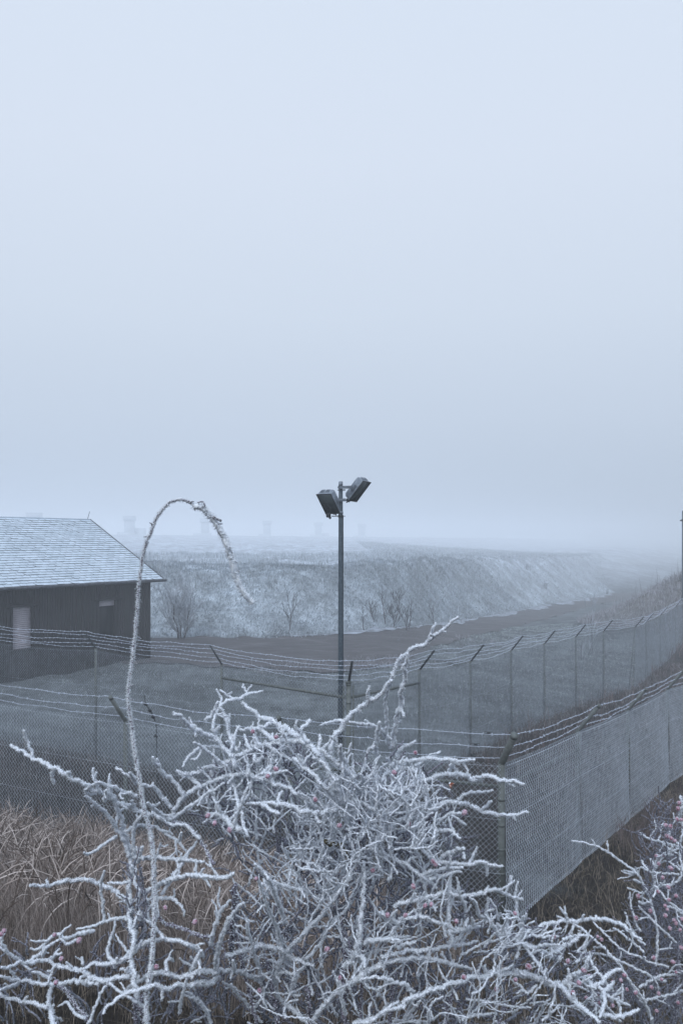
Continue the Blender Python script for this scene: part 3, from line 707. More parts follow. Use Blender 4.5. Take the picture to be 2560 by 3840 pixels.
# ------------------------------------------------------------------ leafless trees and shrubs in the yard
def grow(mb_t, mb_c, base, h, spread, n0, depth, r0, up=.6, seed=1, lean=(0, 0), wmin=.006, start=.12):
    rg = np.random.default_rng(seed)
    def br(p, d, l_, r_, lv):
        n_ = 5; pts = [p]; q = p.copy(); dd = d.copy()
        for i in range(n_):
            dd = dd + rg.normal(0, .13, 3) + np.array([0, 0, .05 * up]); dd /= np.linalg.norm(dd); q = q + dd * l_ / n_; pts.append(q.copy())
        pts = np.array(pts); rr = np.linspace(r_, max(r_ * .45, wmin), n_ + 1)
        (mb_t if lv == 0 else mb_c).tube(pts, rr, 5 if lv == 0 else 3, cap=False)
        if lv < depth:
            for c in range(n0 if lv == 0 else int(rg.integers(3, 6))):
                t = rg.uniform(start if lv == 0 else .2, 1.0); i = min(int(t * n_), n_ - 1); pp = pts[i] + (pts[i + 1] - pts[i]) * (t * n_ - i)
                az = rg.uniform(0, 6.283); side = np.array([math.cos(az), math.sin(az), 0])
                nd = dd * .6 + side * spread * rg.uniform(.5, 1.1) + np.array([0, 0, up * rg.uniform(.3, 1)]); nd /= np.linalg.norm(nd)
                br(pp, nd, l_ * rg.uniform(.42, .68), max(r_ * .5, wmin), lv + 1)
    br(np.array(base, float), np.array([lean[0], lean[1], 1.0]) / np.linalg.norm([lean[0], lean[1], 1]), h, r0, 0)
def tree(name, px, py, Y, h, spread, n0, depth, r0, seed, label, cat, group=None, lean=(0, 0), up=.6, mats=(None, None), nst=1, wmin=.008, start=.12):
    b0 = P(px, py, Y); x, y = b0[0], b0[1]; z = float(H(x, y))
    e_ = empty(name, (x, y, z)); tag(e_, label, cat, group)
    mt, mc = MB(), MB()
    for s_ in range(nst):
        dx = 0 if nst == 1 else (s_ - (nst - 1) / 2) * .12
        grow(mt, mc, (x + dx, y, z - .1), h * (1 if s_ == 0 else .85), spread, n0, depth, r0, up, seed + s_ * 17, (lean[0] + dx * 1.6, lean[1]), wmin, start)
    mt.build('trunk', mats[0] or M_trunk, e_); mc.build('crown', mats[1] or M_twig, e_)
tree('shrub', 678, 2395, 39.3, 2.1, .75, 16, 3, .05, 3, 'broad frosted shrub at the foot of the embankment beside the dark building', 'shrub', nst=3, lean=(-.05, 0), wmin=.010)
tg = 'bare saplings on the embankment'
for (px, Y, h, sp, n0, dp, sd_, lb, ln) in (
    (1476, 46.9, 1.55, .5, 11, 3, 21, 'tallest bare birch like tree in the thicket right of the lamp post', (.02, 0)),
    (1444, 46.5, 1.4, .5, 7, 2, 22, 'slim bare sapling just left of the tallest tree on the embankment', (.12, 0)),
    (1402, 45.9, 1.2, .55, 8, 2, 23, 'leftmost low bare sapling in the embankment thicket', (-.12, 0)),
    (1532, 47.6, 1.3, .4, 4, 2, 24, 'sapling with a fallen side branch right of the tallest embankment tree', (-.05, 0)),
    (1362, 43.3, 1.0, .4, 4, 2, 25, 'small bare sapling low on the slope nearest the lamp post', (.05, 0)),
    (1525, 45.9, 1.1, .5, 7, 2, 26, 'short bushy sapling at the road edge below the embankment thicket', (.05, 0)),
    (1080, 40.9, 1.5, .5, 6, 2, 27, 'leaning thin sapling at the embankment foot left of the lamp post', (.15, 0)),
    (1628, 52.0, 1.1, .5, 6, 2, 31, 'small shrub at the right end of the embankment thicket', (0, 0)),
):
    tree('sapling', px, 2270, Y, h, sp, n0, dp, .035, sd_, lb, 'sapling', tg, ln, wmin=.011, mats=(M_trunk, M_twigd))
for (px, Y, h, sd_, lb) in ((2224, 41, 2.2, 41, 'tall thin bare sapling in front of the right hill'), (2206, 40, 1.2, 42, 'shorter sapling left of the tall thin one before the right hill'), (2180, 38, 1.0, 43, 'low twiggy sapling behind the inner fence near the road')):
    tree('sapling', px, 2330, Y, h, .35, 5, 2, .02, sd_, lb, 'sapling', 'saplings before the right hill', wmin=.008)
for (px, Y, sd_, lb) in ((1975, 112, 51, 'left of two faint bushes on the foggy skyline'), (2045, 110, 52, 'right of two faint bushes on the foggy skyline'), (2275, 150, 53, 'small dark bush on the slope beyond the road bend')):
    tree('shrub', px, 2080, Y, .9, .9, 9, 2, .05, sd_, lb, 'shrub', 'faint far bushes', nst=2, wmin=.03)
# taller weeds along the outer side of the inner fence
mb = MB()
x, y = scatter(26000, 1, 19, 14, 44, lambda x, y: (sdist(x, y, INN) > .05) & (sdist(x, y, INN) < 1.6) & (sdist(x, y, OUT) < -.3) & clumpy(x, y, .7, .4))
blades(mb, x, y, RNG.uniform(.3, .85, len(x)), RNG.uniform(.006, .012, len(x)) * (y / 16), RNG.uniform(.1, .9, len(x)), 4)
x, y = scatter(9000, 4.6, 8.5, 11.5, 17.5, lambda x, y: (sdist(x, y, OUT) > .1) & (sdist(x, y, OUT) < 1.2) & clumpy(x, y, 1.2, .3))
blades(mb, x, y, RNG.uniform(.3, .7, len(x)), RNG.uniform(.005, .009, len(x)) * (y / 14), RNG.uniform(.1, .7, len(x)), 4)
M_gfen = material('reddish dead weeds', (.085, .06, .055), (.19, .15, .145), 2, .9, island=.5)
o = mb.build('dead_weeds', M_gfen); tag(o, 'reddish brown dead weeds leaning against the foot of the fences on the right', 'weeds', kind='stuff')

# ------------------------------------------------------------------ frosted rose bushes
def resample(p, step):
    p = np.asarray(p, float); d = np.r_[0, np.cumsum(np.linalg.norm(np.diff(p, axis=0), axis=1))]
    n_ = max(3, int(d[-1] / step) + 1); t = np.linspace(0, d[-1], n_)
    # catmull-like smoothing through cubic hermite per axis
    out = np.empty((n_, p.shape[1])); m = np.gradient(p, d, axis=0) if len(p) > 2 else np.repeat(((p[1] - p[0]) / d[1])[None], 2, 0)
    k = np.clip(np.searchsorted(d, t, 'right') - 1, 0, len(p) - 2); h_ = (d[k + 1] - d[k]); s = ((t - d[k]) / h_)[:, None]; h_ = h_[:, None]
    out = (2 * s**3 - 3 * s**2 + 1) * p[k] + (s**3 - 2 * s**2 + s) * h_ * m[k] + (-2 * s**3 + 3 * s**2) * p[k + 1] + (s**3 - s**2) * h_ * m[k + 1]
    return out
def frost_branch(mb, p, R, dens=10.0, dark=False, sides=7, mcore=0, mfrost=1, spike=1.0, core=.56, crust=.53, wob=1.0):
    """p: polyline (world), R: overall frosted radius per point or scalar"""
    Rm = float(np.mean(R)); q = resample(np.c_[p, np.broadcast_to(R, (len(p),))], max(Rm * .8, .0035))
    pts, rr = q[:, :3], q[:, 3]
    n_ = len(pts); pts = pts + RNG.normal(0, 1, (n_, 3)) * (rr * .13 * wob)[:, None]
    ph = RNG.uniform(0, 6.3, 3); kk_ = np.arange(n_)[:, None]; pts = pts + (rr * .16 * wob)[:, None] * np.sin(kk_ * .55 + ph) + (rr * .2 * wob)[:, None] * np.sin(kk_ * 1.3 + ph[::-1])
    nz_ = 1 + .18 * np.sin(np.linspace(0, n_ * .9, n_) + RNG.uniform(0, 6)) + RNG.normal(0, .10, n_)
    mb.tube(pts, rr * nz_ * (core if dark else .50), sides, mcore, jit=.12)
    # crystals
    d = np.r_[0, np.cumsum(np.linalg.norm(np.diff(pts, axis=0), axis=1))]; Ltot = d[-1]
    ns = int(Ltot / Rm * dens)
    if dark is False: ns = int(ns * 2.3)
    t = RNG.uniform(0, Ltot, ns); k = np.clip(np.searchsorted(d, t, 'right') - 1, 0, n_ - 2); s = ((t - d[k]) / np.maximum(d[k + 1] - d[k], 1e-9))[:, None]
    c = pts[k] * (1 - s) + pts[k + 1] * s; tg_ = pts[k + 1] - pts[k]; tg_ /= np.linalg.norm(tg_, axis=1)[:, None] + 1e-9
    r_ = rr[k]
    w_ = RNG.normal(0, 1, (ns, 3)); w_[:, 2] += .22; w_ -= tg_ * (w_ * tg_).sum(1)[:, None]; w_ /= np.linalg.norm(w_, axis=1)[:, None] + 1e-9
    w_ = w_ + tg_ * RNG.normal(0, .35, ns)[:, None]
    l_ = r_ * (.22 + .62 * RNG.random(ns) ** 1.6) * spike * (1.1 if dark else 1.0); b0 = c + w_ * (r_ * (core - .06 if dark else .45))[:, None]
    tip = b0 + w_ * l_[:, None]
    bw = r_ * RNG.uniform(.11, .20, ns)
    e1 = np.cross(w_, tg_); e1 /= np.linalg.norm(e1, axis=1)[:, None] + 1e-9
    v = np.stack([b0 + tg_ * bw[:, None], b0 - tg_ * .5 * bw[:, None] + e1 * .87 * bw[:, None], b0 - tg_ * .5 * bw[:, None] - e1 * .87 * bw[:, None], tip], 1)
    i = np.arange(ns)[:, None] * 4
    f = np.concatenate([i + np.array([0, 1, 3]), i + np.array([1, 2, 3]), i + np.array([2, 0, 3])])
    mb.add(v.reshape(-1, 3), f, mfrost)

def dfield(px, py, base):
    return base + .16 * math.sin(px / 310 + 1.3) * math.cos(py / 270 + .4) + .10 * math.sin(px / 140 + py / 190)
def trace(pts, tile, base, tipoff=None):
    x0, y0, s = tile; out = []; n_ = len(pts); to = RNG.uniform(-.14, .10) if tipoff is None else tipoff
    for i, (a, b_) in enumerate(pts):
        px, py = x0 + a * s, y0 + b_ * s; Y = dfield(px, py, base) + to * (1 - i / (n_ - 1))
        out.append(P(px, py, Y))
    return np.array(out)
s8 = 800 / 1568
TA, TB, TC, TD, TE, TF, TG = (0, 2700, s8), (600, 2550, s8), (1200, 2250, s8), (1200, 2750, s8), (0, 3240, s8), (700, 3240, s8), (1300, 3240, s8)
TH = (1960, 2940, 600 / 1568); TK = (0, 1840, 960 / 1568); T1 = (0, 0, 1)
BR = [  # (tile, overall thickness in photo pixels, points)
(TB,24,[(755,85),(700,90),(640,110),(600,130),(520,150),(440,195),(470,245),(490,310),(510,400),(530,470),(530,560),(560,640)]),
(TB,22,[(430,155),(400,210),(370,270),(335,300)]),(TB,22,[(440,200),(400,270),(390,330),(400,385),(430,350)]),(TB,18,[(400,385),(430,450),(480,530)]),
(TB,26,[(100,260),(150,265),(180,310),(240,355),(300,390),(370,410),(420,450),(470,500),(510,545),(560,620)]),
(TB,34,[(600,165),(640,210),(700,240),(760,285),(840,310),(900,350),(960,375),(1010,420),(1080,465),(1120,500),(1160,550),(1210,610),(1240,680),(1280,740),(1300,800),(1320,870),(1350,915),(1400,910),(1450,890)]),
(TB,30,[(120,670),(160,690),(230,690),(300,670),(370,640),(450,635),(500,600),(560,565),(640,535),(720,500),(800,475),(870,465),(940,445),(1000,450),(1060,460)]),
(TB,20,[(120,670),(160,700),(220,720),(270,760),(300,790)]),
(TB,27,[(1180,950),(1130,920),(1090,880),(1030,850),(960,805),(880,775),(800,740),(720,715),(650,705),(580,690),(520,710),(460,720),(400,740),(330,775),(260,800),(180,860),(110,950),(60,1040)]),
(TB,22,[(250,460),(300,490),(350,530),(400,570),(440,600),(500,640)]),(TB,20,[(300,490),(380,490),(440,500),(490,530)]),(TB,16,[(165,640),(200,580),(250,530),(290,500)]),
(TB,22,[(560,340),(600,370),(660,360),(720,360),(780,400),(820,440)]),(TB,18,[(620,400),(640,470),(670,520)]),(TB,20,[(580,340),(550,400),(540,450),(560,520)]),(TB,18,[(690,380),(700,420),(740,490)]),
(TB,22,[(1010,300),(990,350),(1020,370),(1060,340),(1100,300)]),(TB,22,[(1030,370),(1060,420),(1090,460)]),(TB,24,[(820,400),(830,440),(900,430),(930,400)]),
(TB,26,[(975,570),(1010,600),(1050,640),(1110,680),(1150,720),(1190,770),(1240,810),(1290,840)]),(TB,16,[(1110,540),(1070,590),(1050,620)]),
(TB,26,[(1170,400),(1180,450),(1160,490),(1200,530),(1250,570),(1290,610),(1330,640),(1380,690),(1400,740),(1440,790),(1480,830)]),
(TB,28,[(1325,480),(1330,540),(1340,600)]),
(TB,30,[(760,900),(830,905),(900,920),(970,930),(1030,960),(1100,980),(1180,980),(1260,970),(1330,960),(1420,960)]),
(TB,22,[(630,915),(700,910),(770,930),(820,960),(870,990)]),(TB,20,[(0,1000),(60,1060),(150,1065),(210,1090),(250,1130),(290,1176)]),
(TB,18,[(600,900),(600,980),(610,1050),(640,1150)]),(TB,18,[(540,760),(560,850),(580,940)]),(TB,20,[(650,760),(620,850),(590,930),(560,1000),(530,1100)]),
(TB,18,[(380,860),(420,920),(440,970)]),(TB,20,[(470,760),(400,810),(340,840),(270,900),(200,940),(130,1000),(60,1040)]),
(TB,24,[(340,1000),(380,990),(440,990),(490,1030),(540,1080),(600,1100)]),(TB,20,[(945,665),(880,680),(830,690),(770,690)]),(TB,18,[(860,590),(800,640),(740,700)]),(TB,18,[(640,600),(650,650),(640,700)]),(TB,20,[(760,560),(720,600),(690,560)]),
(TC,24,[(1010,125),(960,170),(900,220),(840,265),(790,310),(720,345),(670,360),(640,395),(600,410),(570,470),(545,520),(520,590)]),(TC,16,[(810,255),(840,265)]),
(TC,30,[(520,590),(480,650),(420,710),(340,760),(260,810),(210,870),(160,930),(120,990),(90,1080),(70,1140)]),
(TC,20,[(525,600),(500,660),(480,740),(485,830),(490,900),(490,980),(500,1060)]),
(TC,28,[(645,390),(640,440),(620,480),(630,560),(600,640),(590,700),(600,750),(575,830),(555,900),(545,980),(530,1080)]),
(TC,18,[(0,925),(60,905),(130,890),(190,890)]),(TC,20,[(210,895),(290,910),(360,915),(420,940),(450,960),(480,1000)]),(TC,18,[(330,885),(380,925)]),
(TC,28,[(435,900),(430,960),(410,1040),(410,1140)]),(TC,24,[(700,1045),(640,1070),(590,1100),(560,1160)]),(TC,26,[(150,1070),(150,1130),(180,1200)]),
(TD,26,[(1135,195),(1080,205),(1020,205),(960,200),(880,190),(800,190),(720,195),(650,205),(580,220),(520,240)]),(TD,18,[(885,135),(830,165),(760,200),(700,240)]),
(TD,30,[(1500,380),(1440,355),(1380,355),(1330,345),(1270,325),(1200,325),(1140,345),(1080,320),(1010,300),(940,305),(870,315),(810,330),(760,355),(700,380),(640,400),(580,410),(500,440)]),
(TD,20,[(1270,420),(1200,435),(1120,435),(1060,455),(1010,490)]),
(TD,30,[(1525,585),(1480,590),(1430,600),(1380,605),(1320,605),(1260,590),(1200,580),(1150,555),(1090,530),(1020,515),(950,510),(880,530),(800,540),(740,550),(690,580),(640,610),(580,650),(520,700),(470,740),(420,800),(370,860)]),
(TD,22,[(1020,235),(985,215),(955,260),(950,300)]),
(TD,24,[(1335,985),(1280,970),(1230,965),(1180,950),(1120,960),(1050,965),(980,960),(900,955),(840,960)]),
(TD,28,[(860,1140),(810,1100),(760,1060),(700,1020),(640,975),(580,945),(510,910),(450,885),(380,870)]),
(TD,20,[(660,700),(680,770),(720,840),(790,890),(850,950)]),(TD,20,[(1075,580),(1010,590),(940,600),(880,640),(830,650)]),(TD,16,[(940,600),(960,680),(980,730)]),(TD,16,[(960,600),(1020,640),(1070,680)]),
(TD,24,[(1060,850),(1000,860),(940,890),(880,920)]),(TD,20,[(1050,880),(1060,930)]),(TD,24,[(1045,990),(980,990),(900,1005),(830,1020),(760,1040)]),(TD,22,[(1040,1020),(960,1030),(880,1060),(800,1080)]),
(TD,24,[(450,570),(420,580),(370,545),(320,520),(270,510)]),(TD,14,[(1000,1060),(1015,1110),(1010,1160)]),
(TD,24,[(170,240),(230,330),(250,400),(300,430)]),(TD,18,[(300,300),(320,350),(360,390)]),(TD,26,[(440,330),(420,430),(400,520)]),(TD,20,[(700,530),(620,520),(540,510),(460,520),(380,500)]),(TD,24,[(600,220),(560,270),(480,300),(450,360)]),
(TD,26,[(0,200),(50,260),(90,340),(120,420),(150,490),(180,520),(270,510)]),(TD,24,[(0,370),(50,420),(100,460)]),(TD,20,[(1030,780),(960,720),(880,720),(800,700)]),(TD,20,[(870,750),(800,780),(740,800)]),
(TA,30,[(80,180),(130,220),(200,250),(250,290),(330,320),(410,360),(470,395),(540,430),(600,460),(650,495),(720,520),(780,545),(830,590),(880,620),(950,640),(1020,665),(1080,690),(1140,700),(1190,715)]),
(TA,26,[(625,560),(680,600),(740,655),(790,700),(830,750),(860,810),(900,870),(930,940),(950,1010)]),
(TA,28,[(800,440),(810,500),(840,580),(870,670),(890,740),(915,820),(935,900),(955,980),(960,1060),(970,1176)]),
(TA,24,[(660,490),(720,460),(790,490),(850,500),(900,530),(960,550),(1010,560)]),(TA,26,[(1030,470),(1090,490),(1150,510),(1190,570),(1230,620),(1260,650)]),
(TA,27,[(1120,270),(1150,330),(1200,390),(1260,440),(1310,490),(1345,540),(1350,580)]),(TA,24,[(950,390),(980,430),(1000,470)]),
(TA,20,[(615,980),(660,985),(720,950),(790,900),(860,850)]),(TA,20,[(1370,970),(1340,930),(1290,880),(1220,840),(1170,800),(1110,785),(1040,775),(980,790),(915,820)]),
(TA,24,[(1060,670),(1030,720),(990,770),(980,850),(980,920),(990,1000)]),(TA,24,[(1080,610),(1130,650),(1180,700),(1210,740)]),(TA,16,[(1330,830),(1320,890)]),
(TA,22,[(1500,1050),(1400,1035),(1300,1025),(1230,1020),(1150,1015),(1060,1015),(980,1010)]),(TA,22,[(1450,890),(1400,960),(1350,1020),(1320,1080),(1270,1150)]),
(TA,22,[(1050,930),(1020,1000),(1010,1060)]),(TA,18,[(710,550),(660,550),(625,520),(650,495)]),(TA,18,[(780,520),(770,600)]),
(TF,22,[(0,90),(60,85),(130,95),(200,105),(280,100),(350,80)]),(TF,24,[(415,285),(350,350),(300,430),(270,500),(240,580),(225,660),(210,770)]),(TF,20,[(320,270),(260,340),(220,430),(190,520),(175,600)]),
(TF,18,[(440,425),(450,500),(480,590),(500,680),(530,770),(560,850)]),(TF,28,[(940,745),(880,740),(830,720),(770,690),(720,650),(660,630),(600,615),(540,605),(470,630),(400,640),(340,670),(280,690)]),
(TF,26,[(1210,60),(1150,160),(1100,230),(1040,310),(1000,370),(940,430),(880,490),(830,550),(770,600),(730,660),(690,730),(660,800),(640,880)]),
(TF,22,[(1280,80),(1220,220),(1170,330),(1100,410),(1030,480),(1000,560),(950,630),(890,690),(850,760),(800,850),(760,950)]),
(TF,30,[(1300,0),(1300,100),(1300,200),(1290,300),(1280,400),(1270,500),(1260,600),(1220,700),(1150,760)]),
(TF,24,[(500,0),(560,70),(610,130),(640,200),(670,280),(700,360),(720,440)]),(TF,20,[(900,220),(830,190),(770,180),(700,160),(640,140)]),(TF,18,[(520,110),(560,220),(600,330),(640,420),(670,500),(700,600)]),
(TF,26,[(1568,700),(1480,730),(1400,760),(1310,800),(1220,860),(1150,920),(1090,960),(1020,1030),(970,1090),(940,1130)]),(TF,18,[(1075,790),(1110,880),(1130,960),(1150,1050),(1170,1110)]),
(TF,24,[(1568,1070),(1480,1080),(1400,1130),(1320,1150),(1220,1176)]),(TF,18,[(260,870),(320,900),(380,970),(440,1030),(500,1100),(550,1170)]),(TF,18,[(0,940),(60,990),(120,1050),(150,1110),(180,1176)]),
(TF,22,[(1568,560),(1450,560),(1380,570),(1300,580)]),(TF,20,[(1310,760),(1300,700),(1240,660)]),(TF,22,[(1540,430),(1480,400),(1420,360)]),
(TF,28,[(0,820),(100,790),(200,795),(300,790),(400,800),(470,830),(540,870),(600,910),(660,960),(710,1020),(770,1070),(830,1120),(900,1176)]),(TF,24,[(0,900),(90,895),(170,880),(230,840)]),
(TF,16,[(340,710),(350,780)]),(TF,20,[(100,640),(60,730),(30,790)]),(TF,22,[(0,600),(60,620),(120,680)]),(TF,18,[(890,790),(900,880),(930,970)]),
(TG,26,[(920,780),(860,760),(780,745),(700,720),(620,700),(540,690),(430,705),(340,715),(250,740),(180,780),(100,840),(0,900)]),
(TG,30,[(60,1176),(200,1150),(300,1070),(400,1050),(460,1000),(540,965),(620,940),(700,905),(790,880),(860,860),(940,835),(1010,835),(1090,805),(1180,810),(1250,815),(1330,820),(1400,845),(1470,880),(1568,890)]),
(TH,32,[(750,2352),(720,2310),(660,2260),(590,2210),(520,2150),(450,2080),(400,2020),(340,1975),(270,1965),(200,1930),(100,1890),(0,1870),(-80,1860)]),
(TG,22,[(100,850),(180,840),(270,840),(340,870),(430,890),(470,940),(500,980)]),(TG,22,[(960,570),(880,590),(800,600),(720,610),(640,630),(540,640),(430,645),(340,670),(250,690)]),
(TG,24,[(1300,265),(1250,255),(1190,235),(1130,205),(1070,190),(1020,210),(950,225),(880,240),(800,235),(730,210),(640,235),(540,260),(450,280),(350,310)]),
(TG,24,[(770,60),(760,140),(755,230),(750,320),(745,420),(760,500),(775,580)]),(TG,14,[(810,100),(825,180),(840,250),(865,300),(875,340)]),(TG,16,[(900,250),(940,280),(960,330),(970,380),(1020,400)]),
(TG,22,[(1040,250),(1030,320),(1030,390),(1060,440),(1100,490),(1150,600)]),(TG,20,[(1260,125),(1240,200),(1245,290),(1250,350),(1260,400),(1280,480),(1270,580),(1250,700)]),(TG,22,[(1320,370),(1290,420),(1280,480)]),(TG,20,[(1190,370),(1170,420),(1200,500)]),
(TG,32,[(1100,440),(1160,490),(1220,550),(1290,590),(1370,630),(1450,660),(1568,710)]),(TG,20,[(1568,600),(1450,600),(1350,620),(1270,570)]),(TG,18,[(1420,760),(1360,680),(1300,600)]),(TG,20,[(1560,530),(1450,540),(1350,530),(1280,560)]),
(TG,22,[(800,490),(720,450),(640,420),(540,390),(460,400),(380,415)]),(TG,24,[(240,360),(310,400),(380,450)]),(TG,24,[(460,535),(340,545),(250,555),(150,570)]),(TG,20,[(510,575),(440,590),(370,620)]),
(TG,22,[(980,460),(900,470),(830,490),(770,500)]),(TG,20,[(890,400),(870,460)]),(TG,20,[(920,400),(930,460)]),
(TG,16,[(560,1040),(610,1090),(640,1150)]),(TG,16,[(540,1010),(480,1080),(430,1150)]),(TG,14,[(760,1040),(800,1110),(830,1160)]),(TG,18,[(1100,1100),(1000,1110),(920,1120),(840,1150)]),(TG,14,[(1350,1060),(1200,1050),(1100,1030),(1000,1010),(880,1000)]),
(TG,18,[(1200,840),(1260,890),(1330,950),(1400,900)]),
(TH,25,[(1170,1540),(1090,1490),(1040,1430),(970,1390),(880,1350),(800,1335),(680,1330),(560,1345),(450,1350),(330,1355),(200,1390),(90,1440),(0,1500),(-60,1560)]),
(TH,28,[(640,1490),(590,1490),(520,1520),(460,1560),(400,1600),(330,1650)]),(TH,28,[(970,1810),(880,1850),(820,1890),(770,1950),(700,1980),(640,1960),(600,1930)]),
(TH,24,[(900,1940),(850,1980),(800,2050),(780,2120)]),(TH,20,[(750,2290),(780,2220),(800,2130),(790,2050)]),(TH,20,[(1050,2180),(950,2140),(860,2100),(790,2050),(740,1980)]),
(TH,24,[(1140,2200),(1080,2250),(1000,2270),(900,2290),(820,2280),(740,2240)]),(TH,26,[(640,1700),(620,1790),(560,1850),(480,1890),(400,1960)]),
]
BL = [
(TE,30,[(215,160),(280,165),(350,165),(440,140),(500,125),(560,120),(620,115),(670,125),(730,150),(800,180),(860,215),(900,245),(940,280),(980,360)]),
(TE,20,[(770,50),(750,110),(740,200),(755,290),(760,370),(770,420)]),(TE,20,[(560,480),(630,470),(700,455),(760,430),(830,410),(900,400),(960,410),(1060,405)]),
(TE,28,[(0,770),(70,760),(150,730),(230,725),(310,715),(370,725),(430,755),(500,770),(570,780),(620,800),(680,840),(740,860),(800,855),(880,840),(960,825)]),
(TE,24,[(215,625),(280,630),(330,590),(380,540),(430,520),(480,550),(540,530),(600,510),(690,495)]),(TE,24,[(440,560),(380,590),(330,620),(280,680),(240,700),(230,725)]),(TE,20,[(520,455),(460,500),(440,540),(500,590),(560,560)]),
(TE,22,[(40,480),(10,560),(30,620),(60,660),(110,690),(150,730)]),(TE,26,[(0,830),(70,850),(150,860),(230,870),(310,885),(380,890),(450,880),(540,870),(620,870),(700,880),(760,870),(830,880)]),
(TE,26,[(0,950),(40,990),(110,1000),(180,1020),(250,1030),(300,1045),(350,1050)]),(TE,30,[(400,880),(365,950),(360,1040),(380,1110),(390,1200)]),
(TE,28,[(750,1110),(800,1040),(850,1000),(930,960),(1010,930),(1080,910),(1150,900),(1230,915),(1300,900),(1380,895),(1470,880),(1568,875)]),
(TE,30,[(900,950),(980,900),(1050,850),(1120,820),(1170,800),(1230,810),(1300,835),(1370,820),(1440,800),(1500,790),(1568,800)]),
(TE,28,[(1450,625),(1400,600),(1330,575),(1250,560),(1170,560),(1090,575),(1030,600),(960,650),(900,720)]),
(TE,20,[(850,390),(840,470),(810,560),(790,640),(810,700),(860,730)]),(TE,16,[(850,520),(900,600),(940,650)]),(TE,26,[(600,780),(680,740),(760,740),(850,730),(940,680),(1000,620)]),(TE,18,[(800,860),(740,960),(700,1050),(670,1130),(640,1200)]),
(TE,20,[(1280,720),(1250,700),(1220,720),(1230,790)]),(TE,32,[(970,0),(960,100),(950,250),(955,400),(970,500),(985,600),(960,700),(990,850),(1010,1000)]),(TE,24,[(1000,0),(990,120),(1020,200),(1010,320),(1000,450),(990,560)]),
(TE,18,[(1040,200),(1090,300),(1090,400),(1150,480),(1200,550)]),(TE,24,[(1568,100),(1480,95),(1400,85),(1330,100),(1250,120),(1180,150),(1120,190),(1060,200)]),(TE,22,[(1340,0),(1280,90),(1230,160),(1190,230)]),
(TE,20,[(1355,380),(1340,330),(1300,280),(1250,255),(1180,255),(1110,260),(1050,290)]),(TE,18,[(1370,850),(1350,930),(1330,1010),(1320,1100)]),(TE,18,[(1350,960),(1430,1000),(1490,1050),(1530,1120),(1550,1176)]),
(TE,18,[(600,690),(610,740)]),(TE,24,[(450,660),(400,680),(360,710)]),(TE,22,[(1480,640),(1450,700),(1420,770)]),(TE,18,[(800,870),(850,920),(920,970),(990,1010),(1050,1050)]),
(TE,18,[(0,930),(60,910),(140,880)]),(TE,18,[(340,620),(310,680)]),(TE,16,[(430,1050),(480,1020),(520,1060),(560,1110),(620,1140)]),(TE,16,[(60,760),(100,820),(130,860)]),(TE,20,[(170,740),(230,790),(300,810),(370,850)]),
]
BRD = [ # bare, darker stems
(TD,22,[(300,560),(290,650),(270,740),(250,830),(240,930),(200,1020),(150,1110),(120,1300)]),(TE,18,[(1150,330),(1170,400),(1220,440),(1300,465),(1370,490),(1440,520),(1520,540)]),(TE,22,[(430,890),(480,930),(520,990),(560,1050),(610,1110),(640,1150)]),
(TF,30,[(350,160),(350,300),(340,450),(330,600),(350,800)]),(TF,22,[(1150,380),(1150,500),(1190,580),(1200,650)]),(TE,34,[(1050,960),(1040,1060),(1080,1176)]),(TA,18,[(1220,770),(1300,760),(1380,780),(1430,830),(1470,880),(1510,950),(1540,1010),(1568,1060)]),
(TF,12,[(840,340),(770,420),(700,520)]),(TG,10,[(650,600),(700,560),(740,540)]),
]
